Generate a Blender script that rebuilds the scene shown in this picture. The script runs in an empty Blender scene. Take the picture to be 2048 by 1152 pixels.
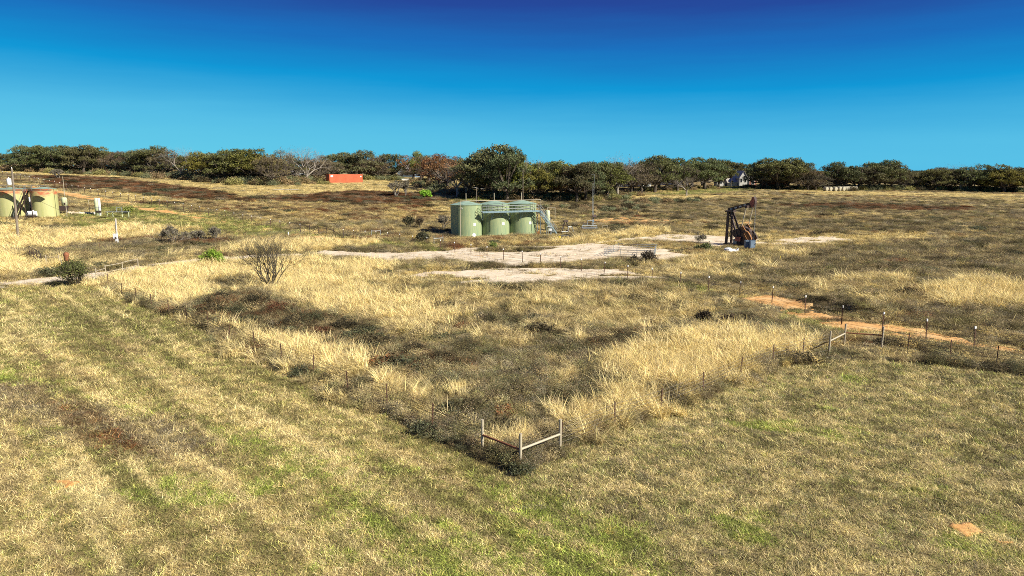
import bpy, math, random
import numpy as np
from mathutils import Vector, Matrix
R=math.radians
rng=np.random.default_rng(7); random.seed(7)
sc=bpy.context.scene; COL=sc.collection
CAMH=12.0; PITCH=R(9.8); F=1365.33
# ------------------------------------------------------------------ noise
def _h(ix,iy,seed):
    n=(ix.astype(np.int64)*374761393+iy.astype(np.int64)*668265263+seed*974634777)&0xffffffff
    n=((n^(n>>13))*1274126177)&0xffffffff
    n=(n^(n>>16))&0xffffffff
    return n/4294967295.0
def vnoise(x,y,seed=0):
    x=np.asarray(x,float);y=np.asarray(y,float)
    ix=np.floor(x);iy=np.floor(y);fx=x-ix;fy=y-iy
    fx=fx*fx*(3-2*fx);fy=fy*fy*(3-2*fy)
    a=_h(ix,iy,seed);b=_h(ix+1,iy,seed);c=_h(ix,iy+1,seed);d=_h(ix+1,iy+1,seed)
    return (a*(1-fx)+b*fx)*(1-fy)+(c*(1-fx)+d*fx)*fy
def fbm(x,y,seed=0,oct=4):
    s=0;a=1.0;t=0
    x=np.asarray(x,float);y=np.asarray(y,float)
    for k in range(oct):
        s=s+a*(vnoise(x,y,seed+k*17)-.5);t+=a;a*=.5
        x,y=x*1.94+y*.35+3.1,y*1.94-x*.35+1.7
    return s/t*2.2
# ------------------------------------------------------------------ terrain
TU=[-1500,-400,0,300,600,780,1000,1250,1500,2048,3500]
TY=[0,60,100,115,140,165,200,225,300,600,1500,4200]
TZ=[[0,0,.3,1,3.5,6.5,10.3,12.0,13,10,4,0],
[0,0,.3,1,3.5,6.5,10.3,12.0,13,10,4,0],
[0,0,0,.5,3.3,6.4,10.6,12.3,12.6,10,4,0],
[0,0,0,.5,2.6,5.0,8.6,10.2,11.5,10,4,0],
[0,0,0,.3,1.9,4.0,7.2,8.6,10,9,4,0],
[0,0,0,.1,1.5,3.4,6.6,8.4,9.6,8.5,4,0],
[0,0,0,.0,.7,2.6,5.2,6.6,8,7,3,0],
[0,0,0,.0,.5,2.2,4.8,5.6,7,6,3,0],
[0,0,0,.0,.8,2.0,4.0,5.4,6.4,5.5,3,0],
[0,0,0,.2,1.0,1.9,3.2,4.1,5,5,2,0],
[0,0,0,.2,1.0,1.9,3.2,4.1,5,5,2,0]]
GU=np.linspace(-1500,3500,401); GL=np.linspace(math.log(30),math.log(4200),400)
_t=np.array([[np.interp(math.exp(l),TY,row) for l in GL] for row in TZ])
_g=np.array([np.interp(GU,TU,_t[:,j]) for j in range(len(GL))]).T
def _blur(a,n,ax):
    k=np.ones(2*n+1)/(2*n+1)
    p=[(0,0),(0,0)];p[ax]=(n,n)
    return np.apply_along_axis(lambda v:np.convolve(v,k,'valid'),ax,np.pad(a,p,mode='edge'))
for _ in range(2):
    _g=_blur(_g,12,0);_g=_blur(_g,5,1)
PADS=[]      # filled later: (world poly, amp)
def H0(x,y):
    x=np.asarray(x,float);y=np.asarray(y,float)
    yy=np.maximum(y,30.0)
    u=np.clip(1024+F*x/yy,-1499,3499)
    a=(u-GU[0])/(GU[1]-GU[0]);b=(np.log(np.clip(yy,30,4190))-GL[0])/(GL[1]-GL[0])
    i=np.clip(a.astype(int),0,len(GU)-2);j=np.clip(b.astype(int),0,len(GL)-2)
    a=a-i;b=b-j
    return (_g[i,j]*(1-a)+_g[i+1,j]*a)*(1-b)+(_g[i,j+1]*(1-a)+_g[i+1,j+1]*a)*b
BUMPS=[]
def Hm(x,y):
    z=H0(x,y)
    for bx,by,bh,br in BUMPS: z=z+bh*np.exp(-((x-bx)**2+(y-by)**2)/br**2)
    return z
def H(x,y):
    x=np.asarray(x,float);y=np.asarray(y,float)
    n=.16*fbm(x/9,y/9,3,3)+.10*fbm(x/2.5,y/2.5,9,2)
    return Hm(x,y)+n*np.clip(-pad_sd(x,y)/2.0,0,1)
def project(x,y,z):
    cp,sp=math.cos(PITCH),math.sin(PITCH)
    D=y*cp-(z-CAMH)*sp;Uu=y*sp+(z-CAMH)*cp
    return 1024+F*x/D,576-F*Uu/D
_T=np.concatenate([np.linspace(12,140,900),np.linspace(140.3,420,700)])
def p2g(u,v,h=H0):
    u=np.atleast_1d(np.asarray(u,float));v=np.atleast_1d(np.asarray(v,float))
    cp,sp=math.cos(PITCH),math.sin(PITCH)
    a=(u-1024)/F;b=(576-v)/F
    dx=a;dy=cp+b*sp;dz=-sp+b*cp
    X=dx[:,None]/dy[:,None]*_T;Z=CAMH+dz[:,None]/dy[:,None]*_T
    d=Z-h(X,np.broadcast_to(_T,X.shape))
    hit=d<0
    k=np.where(hit.any(1),hit.argmax(1),len(_T)-1);k=np.maximum(k,1)
    r=np.arange(len(u));d0=d[r,k-1];d1=d[r,k]
    f=np.where(d0-d1>1e-6,d0/(d0-d1+1e-9),0);f=np.clip(f,0,1)
    Y=_T[k-1]+(_T[k]-_T[k-1])*f
    return np.stack([dx/dy*Y,Y],1)
def sdf(poly,x,y):
    P=poly;n=len(P);x=np.asarray(x,float);y=np.asarray(y,float)
    d=np.full(x.shape,1e9);ins=np.zeros(x.shape,bool)
    for i in range(n):
        ax,ay=P[i];bx,by=P[(i+1)%n]
        ex,ey=bx-ax,by-ay;wx,wy=x-ax,y-ay
        t=np.clip((wx*ex+wy*ey)/(ex*ex+ey*ey+1e-9),0,1)
        d=np.minimum(d,(wx-ex*t)**2+(wy-ey*t)**2)
        c=((ay>y)!=(by>y))&(x<(bx-ax)*(y-ay)/((by-ay) if by!=ay else 1e-9)+ax)
        ins^=c
    return np.where(ins,1,-1)*np.sqrt(d)
def W(px): 
    a=np.array(px,float);return p2g(a[:,0],a[:,1])
def ring(px,n=8):
    "densify pixel polygon edges, so long edges follow the terrain"
    out=[]
    for i in range(len(px)):
        a=px[i];b=px[(i+1)%len(px)];m=max(1,int(math.hypot(b[0]-a[0],b[1]-a[1])/120))
        for k in range(m): out.append((a[0]+(b[0]-a[0])*k/m,a[1]+(b[1]-a[1])*k/m))
    return W(out)
PADPX={
'pad':[(606,508),(650,500),(760,507),(870,502),(930,497),(1000,494),(1150,490),(1240,478),(1330,469),(1420,470),(1520,478),(1510,492),(1440,494),(1370,497),(1340,503),(1400,512),(1350,521),(1240,516),(1120,528),(1030,533),(900,522),(760,521)],
'pad2':[(805,553),(850,545),(950,539),(1100,536),(1250,542),(1330,556),(1200,562),(1050,568),(900,566)],
'apron':[(1495,484),(1640,472),(1720,478),(1640,490),(1520,492)],
'drive':[(-200,590),(0,565),(60,559),(150,550),(200,544),(290,530),(420,514),(605,507),(605,514),(430,522),(300,538),(205,556),(80,569),(0,577),(-200,610)],
'clay':[(1470,598),(1530,590),(1590,603),(1640,622),(1700,640),(1850,662),(2048,703),(2300,760),(2300,778),(2048,713),(1900,687),(1760,672),(1680,661),(1610,638),(1560,616)],
'claya':[(1625,862),(1650,858),(1672,866),(1650,872)],'clayb':[(1485,952),(1505,948),(1515,958),(1495,962)],
'clayc':[(1895,1052),(1930,1050),(1965,1062),(1930,1070)],'clayd':[(1985,1070),(2010,1068),(2015,1080),(1990,1082)],'claye':[(105,962),(140,956),(165,964),(130,974)],
'clayf':[(1183,438),(1260,434),(1345,440),(1330,446),(1200,445)],'clayg':[(1474,443),(1502,441),(1505,448),(1478,449)],'clayh':[(930,511),(990,510),(1000,514),(940,515)],
'clay2':[(620,470),(560,462),(470,446),(380,430),(280,408),(180,392),(100,378),(40,366),(40,370),(100,386),(180,400),(280,418),(380,436),(470,450),(560,468),(620,477),(720,482),(720,478)],
}
HOLEPX=[[(945,500),(1000,494),(1110,496),(1060,504),(960,504)],[(1190,487),(1290,479),(1420,488),(1370,499),(1300,497)]]
PADW={k:ring(v) for k,v in PADPX.items()}
HOLEW=[ring(h) for h in HOLEPX]
def one_pad(k,x,y):
    P=PADW[k];lo=P.min(0)-4;hi=P.max(0)+4
    r=np.full(np.shape(x),-9.0)
    m=(x>lo[0])&(x<hi[0])&(y>lo[1])&(y<hi[1])
    if m.any():
        xx,yy=x[m],y[m];s=sdf(P,xx,yy)
        amp=.5 if k[:4]=='clay' and k[4:] in tuple('abcdefgh') else 1.5 if k in('pad','pad2','apron') else 1.2
        if k=='drive':
            amp=.45
        s=s+amp*fbm(xx/3.2,yy/3.2,31,4)+.45*amp*fbm(xx/.6,yy/.6,37,3)-.15*amp
        if k=='pad':
            for h in HOLEW: s=np.minimum(s,-(sdf(h,xx,yy)+1.0*fbm(xx/2,yy/2,41,3)))
        if k in('pad2','clay','clay2','apron','drive'):
            s=np.minimum(s,(fbm(xx/4,yy/2,51,4)+(.42 if k=='pad2' else .22 if k=='clay' else .25 if k=='apron' else .28 if k=='drive' else .02))*2.2)
        if k=='pad':
            s=np.minimum(s,(fbm(xx/5,yy/3,57,4)+.62)*2.0)
        s=s+.5*fbm(xx/1.1,yy/.5,71,4) if k in('clay','clayf') else s
        if k[:4]=='clay' and k[4:] in tuple('abcdefgh'): s=np.minimum(s,(fbm(xx/.9,yy/.6,73,4)+.05)*1.5)
        r[m]=s
    return r
def pad_sd(x,y):
    r=np.full(np.shape(x),-9.0)
    for k in PADW: r=np.maximum(r,one_pad(k,x,y))
    return r
for (u,v,h,rad) in((1640,607,.75,1.5),(1712,622,.7,1.7),(1735,628,.45,1.3)):
    w=W([(u,v)])[0];BUMPS.append((w[0],w[1],h,rad))
# ------------------------------------------------------------------ cover classes (world polygons)
C={k:np.array(v) for k,v in dict(pale=(.85,.70,.335),gold=(.66,.50,.19),tan=(.50,.395,.185),brown=(.27,.195,.10),grey=(.27,.24,.16),green=(.30,.34,.075),
 lime=(.44,.52,.10),rust=(.20,.085,.035),dark=(.085,.068,.034),sage=(.20,.21,.11),olive=(.24,.22,.08),clay=(.50,.22,.06),cream=(.62,.52,.38),pink=(.44,.32,.20)).items()}
# class: (palette [(colour,weight)], ground colour, species weights short,tall,weed,brush, patch scale)
CL={
'mown':([('tan',2.6),('pale',1.7),('gold',1.2),('brown',1.5),('olive',2.2),('green',1.3)],'gold',(1,0,0,0)),
'mownR':([('tan',2.4),('pale',2.9),('grey',1.2),('brown',1.1),('olive',2.4),('green',1.4)],'tan',(1,0,0,0)),
'green':([('green',2.4),('lime',4.4),('olive',1.0),('gold',.8),('tan',.5),('pale',.5)],'olive',(1,0,0,0)),
'dull':([('olive',2.6),('green',1.6),('tan',1.6),('brown',1.4),('pale',1)],'olive',(1,0,0,0)),
'brownmow':([('brown',3),('rust',.4),('tan',2.2),('grey',1.4),('olive',.8)],'brown',(1,0,0,0)),
'weeds':([('sage',1.7),('grey',2.6),('brown',2.2),('olive',1.1),('tan',2.2),('dark',.7)],'brown',(.4,.18,.8,.01)),
'straw':([('pale',4),('gold',2),('tan',1)],'gold',(.15,1,.02,0)),
'strawmix':([('pale',1.6),('gold',2),('tan',2),('brown',1.6),('olive',.8)],'tan',(.3,.8,.3,.01)),
'brush':([('dark',2.4),('rust',.5),('brown',1.6),('sage',1),('tan',.4)],'dark',(.25,.12,.75,.06)),
'field':([('tan',3),('gold',1.6),('brown',2.4),('grey',1.2),('olive',1)],'tan',(.6,.3,.6,.003)),
'gold':([('gold',3),('tan',2),('pale',1),('olive',.7)],'gold',(1,.05,0,0)),
'rust':([('rust',3.6),('brown',1.6),('dark',1.2),('grey',.5)],'rust',(.05,.02,1,.05)),
'greenfar':([('green',2),('olive',2.4),('gold',1.2),('tan',.8)],'olive',(1,.05,.1,0)),
'darkweeds':([('grey',1.4),('brown',2.8),('dark',2.0),('olive',1),('tan',1.2)],'brown',(.15,.12,1,.006)),
'rustgold':([('gold',1.6),('rust',1.6),('brown',1.6),('tan',1.2)],'brown',(.3,.5,.6,.02)),
}
REG=[ # (class, feather m, noise amp m, noise scale m, pixel polygon)
('gold',3,3,12,[(0,338),(60,340),(200,345),(330,358),(560,372),(700,362),(830,345),(905,352),(905,392),(760,392),(640,388),(560,388),(450,392),(300,368),(150,353),(0,346)]),
('rust',1,3,7,[(60,352),(150,351),(260,360),(400,376),(470,389),(520,397),(500,405),(420,401),(330,392),(200,380),(100,369)]),
('rust',1,3,7,[(525,398),(640,385),(760,381),(860,387),(885,400),(800,411),(660,407),(560,405)]),
('rustgold',2,3,8,[(400,405),(560,408),(700,412),(860,408),(900,440),(700,445),(560,430),(450,420)]),
('greenfar',3,3,9,[(120,425),(300,408),(440,432),(560,456),(680,475),(900,490),(880,500),(700,498),(600,478),(480,470),(300,462),(150,452)]),
('straw',2,3,6,[(-100,470),(0,455),(120,462),(230,452),(400,455),(330,470),(200,482),(120,498),(-100,500)]),
('greenfar',3,3,9,[(1280,388),(1400,375),(1500,370),(1530,378),(1380,391)]),
('greenfar',3,3,9,[(890,395),(1290,392),(1250,402),(930,403)]),
('darkweeds',3,4,12,[(1090,402),(1200,398),(1500,402),(1800,400),(2200,412),(2200,438),(1900,430),(1700,420),(1500,437),(1380,430),(1250,425),(1100,424)]),
('gold',2,4,14,[(1250,386),(1340,388),(1500,392),(1340,399),(1250,396)]),
('gold',1,1,20,[(1620,381),(2200,392),(2200,404),(1800,391),(1600,387)]),
('gold',2,5,10,[(1380,445),(1520,470),(2048,466),(2048,474),(1700,488),(1500,500),(1350,470)]),
('rust',1,3,9,[(1560,412),(1700,405),(1950,415),(1950,422),(1700,420)]),
('darkweeds',1,3,8,[(1500,444),(2200,448),(2200,468),(1700,464),(1520,457)]),
('darkweeds',2,4,8,[(1450,530),(1490,505),(1700,495),(1900,485),(2300,470),(2300,565),(1950,560),(1800,550),(1650,575),(1500,550)]),
('straw',2,4,6,[(1820,562),(1950,560),(2100,590),(2200,625),(1900,612),(1790,585)]),
('strawmix',2,4,6,[(1560,560),(1720,548),(1820,560),(1880,610),(1750,640),(1620,600)]),
('darkweeds',1,3,6,[(1830,618),(1950,615),(2300,650),(2300,740),(2048,690),(1900,660)]),
('strawmix',2,3,6,[(1290,520),(1440,505),(1520,480),(1640,500),(1540,530),(1440,560),(1300,555)]),
('rustgold',1,2,5,[(890,480),(1000,474),(1090,474),(1120,488),(1000,493),(890,500)]),
('straw',1,2,4,[(1090,484),(1240,466),(1260,458),(1330,458),(1340,468),(1240,477),(1150,488)]),
('darkweeds',1,2,5,[(1080,400),(1230,410),(1230,440),(1110,432)]),
('straw',2,3,6,[(-200,520),(0,500),(60,500),(140,520),(180,530),(150,548),(0,555),(-200,580)]),
('strawmix',2,3,6,[(140,520),(340,500),(500,490),(640,485),(640,500),(560,506),(420,512),(260,530),(150,545)]),
('straw',1,2,6,[(500,490),(640,478),(760,486),(700,498),(560,504),(440,508)]),
('darkweeds',1,2,5,[(180,492),(300,480),(480,478),(500,486),(400,500),(330,520),(200,520)]),
('rust',.5,1,4,[(345,482),(400,480),(470,482),(450,490),(360,492)]),
# paddock
('weeds',1,1,6,[(190,572),(220,552),(300,538),(430,522),(600,514),(760,522),(805,552),(900,566),(1050,567),(1200,561),(1330,552),(1480,600),(1570,630),(1650,662),(1655,700),(1606,722),(1400,795),(1230,862),(1120,905),(1041,942),(965,905),(865,864),(774,818),(696,790),(627,754),(565,727),(510,700),(460,685),(416,658),(375,649),(338,630),(304,617),(272,600)]),
('straw',2,2,5,[(190,565),(220,553),(300,538),(430,522),(620,520),(760,530),(810,560),(820,600),(760,640),(640,638),(560,590),(440,570),(380,612),(300,602),(240,582)]),
('strawmix',1,2,5,[(330,620),(420,625),(520,660),(640,690),(800,750),(860,820),(774,815),(690,785),(560,722),(430,665)]),
('straw',2,2,4,[(400,640),(520,655),(640,690),(760,740),(700,760),(600,735),(450,680)]),
('strawmix',2,3,5,[(700,560),(900,572),(1100,575),(1300,570),(1440,590),(1400,640),(1200,650),(1000,620),(860,650),(760,640)]),
('straw',2,2,4,[(700,600),(840,600),(920,640),(860,670),(780,655)]),
('straw',1.5,2,4,[(1195,705),(1230,680),(1350,672),(1480,668),(1600,680),(1625,700),(1606,722),(1500,752),(1400,792),(1290,792),(1215,755)]),
('straw',1,1.5,3,[(1140,850),(1170,820),(1250,790),(1340,815),(1340,830),(1230,866),(1180,885)]),
('brush',1,1.6,3,[(385,630),(440,600),(480,596),(520,598),(560,606),(640,636),(700,652),(800,684),(830,705),(790,712),(700,692),(600,678),(490,655),(400,645)]),
('brush',1,1.6,2.5,[(800,715),(835,695),(890,705),(920,740),(890,755),(840,750)]),
('brush',1,1.2,2,[(1170,712),(1190,685),(1260,668),(1285,676),(1240,700),(1200,722)]),
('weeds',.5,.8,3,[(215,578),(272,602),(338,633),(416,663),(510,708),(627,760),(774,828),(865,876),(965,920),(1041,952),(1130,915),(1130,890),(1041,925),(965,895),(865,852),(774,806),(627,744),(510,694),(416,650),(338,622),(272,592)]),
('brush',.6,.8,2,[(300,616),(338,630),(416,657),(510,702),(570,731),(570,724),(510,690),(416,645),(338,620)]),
('strawmix',.6,1.5,2,[(560,740),(627,750),(774,800),(865,845),(930,870),(900,850),(800,790),(690,745),(600,720)]),
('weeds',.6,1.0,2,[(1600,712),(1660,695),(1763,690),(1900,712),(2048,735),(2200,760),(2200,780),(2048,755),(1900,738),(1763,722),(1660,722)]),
('greenfar',.6,1.0,3,[(1560,640),(1640,660),(1760,678),(1900,695),(2048,722),(2200,748),(2200,735),(2048,712),(1900,686),(1760,668),(1640,645),(1580,625)]),
('greenfar',.6,1.0,3,[(1290,560),(1420,578),(1500,592),(1500,600),(1420,590),(1290,570)]),
# mown field
('dull',2,3,5,[(30,640),(150,600),(300,615),(420,665),(330,700),(200,690),(90,680)]),
('green',1.2,1.6,4,[(-100,725),(60,745),(300,815),(480,855),(700,925),(900,985),(1100,1035),(1260,1090),(1320,1190),(900,1190),(820,1090),(620,975),(400,885),(150,800),(-100,760)]),
('brownmow',1.2,1.5,4,[(-300,770),(-100,762),(100,790),(300,850),(430,905),(420,925),(300,900),(100,840),(-200,820)]),
('green',1,1.5,3,[(1620,855),(1700,850),(1740,875),(1660,885)]),
('green',1,1.5,3,[(1880,1050),(2000,1060),(2060,1100),(1900,1090)]),
]
REGW=[(c,f,a,s,ring(p)) for c,f,a,s,p in REG]


MOW=np.vstack([W([(-900,560),(-200,600),(0,578),(80,572),(190,572),(272,600),(338,630),(375,649),(416,658),(460,685),(510,700),(565,727),(627,754),(696,790),(774,818),(865,864),(965,905),(1041,942),(1120,905),(1230,862),(1400,795),(1606,722),(1660,703),(1763,694),(1900,722),(2048,745),(3000,900)]),[[60,-60],[-120,-60]]])
LF=W([(217,574),(965,903)]);LD=(LF[1]-LF[0]);LD/=np.linalg.norm(LD);LN=np.array([-LD[1],LD[0]])
RF=W([(1121,903),(1606,715)]);RD=(RF[1]-RF[0]);RD/=np.linalg.norm(RD);RN=np.array([-RD[1],RD[0]])
CORNER=W([(1041,940)])[0]
CN=list(CL)
def classify(x,y,jit=True):
    "class index per point"
    n=len(x);c=np.full(n,CN.index('field'))
    j=rng.random(n)-.5 if jit else np.zeros(n)
    m=sdf(MOW,x,y)+.5*fbm(x/1.5,y/1.5,5,3)+j*.8>0
    side=(x-CORNER[0])-(y-CORNER[1])*.15
    mr=m&(side+2*fbm(x/4,y/4,6,2)+j*3>0)
    c[m]=CN.index('mown');c[mr]=CN.index('mownR')
    for k,(cl,f,a,s,P) in enumerate(REGW):
        lo=P.min(0)-a-f;hi=P.max(0)+a+f
        b=(x>lo[0])&(x<hi[0])&(y>lo[1])&(y<hi[1])
        if not b.any():continue
        idx=np.nonzero(b)[0];xx,yy=x[idx],y[idx]
        d=sdf(P,xx,yy)+a*1.3*fbm(xx/s,yy/s,100+k*3,4)+j[idx]*f*1.6
        if cl in('green','brownmow','dull'): d=np.where(m[idx],d,-1)
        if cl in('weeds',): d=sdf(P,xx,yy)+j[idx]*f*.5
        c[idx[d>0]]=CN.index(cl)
    # patches breaking up the large areas
    def sub(frm,to,sc_,th,seed):
        i=np.nonzero(c==CN.index(frm))[0]
        if len(i):
            q=fbm(x[i]/(sc_*(2.0 if frm=='field' else 1)),y[i]/(sc_*.6),seed,4)+j[i]*.25
            c[i[q>th]]=CN.index(to)
    sub('field','darkweeds',11,.18,201);sub('field','gold',12,.26,202);sub('field','rust',10,.44,233);sub('field','rustgold',7,.25,203)
    sub('weeds','strawmix',3,.3,204);sub('weeds','brush',2.6,.52,205);sub('strawmix','weeds',3,.3,206);sub('strawmix','straw',2.5,.38,207)
    sub('darkweeds','field',5,.34,208);sub('straw','strawmix',2.2,.36,209);sub('straw','weeds',1.8,.62,219)
    sub('mownR','green',4,.56,210);sub('mown','green',5,.56,211);sub('gold','field',8,.42,212)
    sub('darkweeds','strawmix',3,.48,214)
    return c
def colour(x,y,c,jitter=.5):
    "cover colour per point: palette picked by patch noise"
    n=len(x);out=np.zeros((n,3));base=np.zeros((n,3))
    q=(x-CORNER[0])*LN[0]+(y-CORNER[1])*LN[1];p=(x-CORNER[0])*LD[0]+(y-CORNER[1])*LD[1]
    for k,name in enumerate(CN):
        i=np.nonzero(c==k)[0]
        if not len(i):continue
        pal,g,_=CL[name]
        xx,yy=x[i],y[i]
        if name in('mown','green','brownmow','dull'):
            t=.54+.75*fbm(q[i]/.9,p[i]/16,61,4)+.35*fbm(xx/.7,yy/.7,62,3)
        elif name=='mownR':
            t=.55+.34*fbm(xx/2.2,yy/1.6,63,5)+.5*fbm(xx/.45,yy/.45,64,3)
        else: t=.5+.75*fbm(xx/3,yy/2.4,65+k,5)
        t=t+(rng.random(len(i))-.5)*jitter
        t=np.clip(t,0,.9999)
        w=np.array([b for _,b in pal],float);order=np.argsort([C[a].sum() for a,_ in pal])
        w=w[order];cs=np.array([C[pal[o][0]] for o in order])
        cum=np.cumsum(w)/w.sum();mid=cum-.5*w/w.sum()
        for ch in range(3): out[i,ch]=np.interp(t,mid,cs[:,ch])
        # real colours jump, not only blend
        pick=np.searchsorted(cum,np.clip(t+(rng.random(len(i))-.5)*.3,0,.9999));pick=np.clip(pick,0,len(cs)-1)
        mixf=rng.random(len(i))[:,None]*.6*(1 if jitter>0 else 0)
        out[i]=out[i]*(1-mixf)+cs[pick]*mixf
        base[i]=C[g]
        if name in('mown','green','brownmow','dull'):
            st=fbm(q[i]/.55,p[i]/11,161,3)+.35*fbm(q[i]/6,p[i]/9,162,2)
            k_=np.clip((st-.38)*5,0,.85)[:,None];out[i]=out[i]*(1-k_)+C['pale']*1.05*k_
            k_=np.clip((-st-.45)*5,0,.6)[:,None];out[i]=out[i]*(1-k_)+C['brown']*k_
    return out,base
# ------------------------------------------------------------------ materials
def newmat(name):
    m=bpy.data.materials.new(name);m.use_nodes=True
    return m,m.node_tree,m.node_tree.nodes['Principled BSDF']
def ramp(nt,stops):
    r=nt.nodes.new('ShaderNodeValToRGB');e=r.color_ramp.elements
    while len(e)<len(stops): e.new(.5)
    for k,(p,c) in enumerate(stops): e[k].position=p;e[k].color=(*c,1)
    return r
def noise(nt,scale,detail=4,rough=.6,src='Object',vec=None,stretch=None):
    tc=nt.nodes.new('ShaderNodeTexCoord');n=nt.nodes.new('ShaderNodeTexNoise')
    n.inputs['Scale'].default_value=scale;n.inputs['Detail'].default_value=detail;n.inputs['Roughness'].default_value=rough
    o=tc.outputs[src]
    if stretch:
        mp=nt.nodes.new('ShaderNodeMapping');mp.inputs['Scale'].default_value=stretch;nt.links.new(o,mp.inputs[0]);o=mp.outputs[0]
    nt.links.new(o,n.inputs['Vector']);return n
def mat(name,c1,c2=None,scale=3,rough=.7,metal=0,bump=.1,lo=.35,hi=.65,stretch=None,detail=6):
    m,nt,b=newmat(name);c2=c2 or tuple(v*.6 for v in c1)
    n=noise(nt,scale,detail,.65,stretch=stretch);r=ramp(nt,[(lo,c1),(hi,c2)])
    nt.links.new(n.outputs[0],r.inputs[0]);nt.links.new(r.outputs[0],b.inputs['Base Color'])
    b.inputs['Roughness'].default_value=rough;b.inputs['Metallic'].default_value=metal
    if bump:
        bp=nt.nodes.new('ShaderNodeBump');bp.inputs['Strength'].default_value=bump;bp.inputs['Distance'].default_value=.02
        nt.links.new(n.outputs[0],bp.inputs['Height']);nt.links.new(bp.outputs[0],b.inputs['Normal'])
    return m
M={}
M['post']=mat('dark_steel_post',(.045,.03,.022),(.12,.05,.025),9,.7,.3)
M['cap']=mat('white_cap',(.75,.74,.70),(.6,.58,.52),5)
M['wire']=mat('fence_wire',(.30,.27,.22),(.16,.12,.09),4,.5,.6,0)
M['wood']=mat('weathered_pipe',(.38,.33,.24),(.33,.27,.18),4,.8,0,.3,stretch=(3,3,.4))
M['rustpipe']=mat('rusty_pipe',(.16,.06,.03),(.30,.11,.045),6,.8,.2,.2)
M['palepipe']=mat('pale_pipe',(.40,.35,.25),(.40,.30,.2),3,.6,.1,.1,.5,.75)
M['tank']=mat('green_tank_paint',(.15,.225,.125),(.30,.33,.16),1.1,.62,0,.02,.3,.7,stretch=(2,2,.25))
M['roofpaint']=mat('green_roof_paint',(.27,.37,.29),(.20,.29,.20),1.2,.5,0,.02)
M['steel']=mat('galvanised_steel',(.30,.32,.31),(.26,.28,.28),6,.5,.4,.05)
M['bluesteel']=mat('blue_grey_steel',(.20,.29,.33),(.13,.19,.21),4,.5,.2,.05)
M['darksteel']=mat('dark_oily_steel',(.035,.03,.028),(.09,.05,.035),4,.6,.3,.2)
M['redsteel']=mat('red_rust_steel',(.48,.15,.09),(.18,.06,.04),3,.7,.1,.2)
M['orangesteel']=mat('orange_rust_steel',(.38,.16,.035),(.12,.055,.025),3,.7,.1,.2)
M['white']=mat('white_paint',(.80,.80,.78),(.62,.62,.60),3,.5,0,.03,.4,.8)
M['sep']=mat('separator_paint',(.52,.56,.34),(.40,.44,.26),2,.5,0,.03)
M['yellow']=mat('yellow_plastic',(.75,.58,.04),(.55,.40,.04),4,.5)
M['cabinet']=mat('cabinet_paint',(.15,.21,.28),(.11,.155,.21),2,.45,0,.03)
M['housewhite']=mat('weathered_white_siding',(.52,.51,.48),(.42,.41,.38),3,.8)
M['brick']=mat('red_brick',(.26,.11,.07),(.17,.07,.05),12,.9)
M['roof']=mat('metal_roof',(.44,.40,.34),(.32,.29,.25),2,.7,0,.05)
M['darkroof']=mat('shingle_roof',(.16,.15,.14),(.09,.085,.08),5,.9)
M['glass']=mat('dark_window_glass',(.02,.025,.03),(.03,.035,.04),2,.1,0,0)
M['container']=mat('orange_container_paint',(.50,.10,.03),(.34,.07,.025),1.5,.5,0,.03)
M['hay']=mat('grey_hay',(.42,.38,.27),(.27,.24,.17),9,.95,0,.5)
M['pole']=mat('utility_pole_wood',(.24,.20,.15),(.14,.11,.08),3,.9,0,.3,stretch=(4,4,.3))
M['polewhite']=mat('weathered_white_pole',(.60,.56,.50),(.40,.30,.23),5,.8,0,.2)
M['bark']=mat('tree_bark',(.11,.085,.06),(.055,.042,.03),3,.95,0,.4)
M['barkpale']=mat('pale_tree_bark',(.34,.30,.25),(.18,.15,.12),3,.95,0,.3)
M['twig']=mat('shrub_twigs',(.055,.045,.03),(.10,.08,.05),2,.9,0,0)
M['greytwig']=mat('grey_twigs',(.21,.19,.16),(.12,.10,.085),2,.9,0,0)
def tank_streak():
    m,nt,b=newmat('faded_green_tank');n=noise(nt,.8,6,.7,stretch=(1,1,2.2))
    n2=noise(nt,.7,5,.6,stretch=(2.5,2.5,.2))
    tc=nt.nodes.new('ShaderNodeTexCoord');sx=nt.nodes.new('ShaderNodeSeparateXYZ');nt.links.new(tc.outputs['Object'],sx.inputs[0])
    r1=ramp(nt,[(.3,(.33,.34,.13)),(.7,(.42,.40,.19))]);nt.links.new(n2.outputs[0],r1.inputs[0])
    mr=nt.nodes.new('ShaderNodeMapRange');mr.inputs[1].default_value=2.6;mr.inputs[2].default_value=4.6;nt.links.new(sx.outputs['Z'],mr.inputs[0])
    mu=nt.nodes.new('ShaderNodeMath');mu.operation='MULTIPLY';nt.links.new(mr.outputs[0],mu.inputs[0]);nt.links.new(n.outputs[0],mu.inputs[1])
    rr=ramp(nt,[(.38,(0,0,0)),(.58,(1,1,1))]);nt.links.new(mu.outputs[0],rr.inputs[0])
    mx=nt.nodes.new('ShaderNodeMixRGB');nt.links.new(rr.outputs[0],mx.inputs[0]);nt.links.new(r1.outputs[0],mx.inputs[1]);mx.inputs[2].default_value=(.42,.11,.05,1)
    nt.links.new(mx.outputs[0],b.inputs['Base Color']);b.inputs['Roughness'].default_value=.6
    return m
M['oldtank']=tank_streak()
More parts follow.
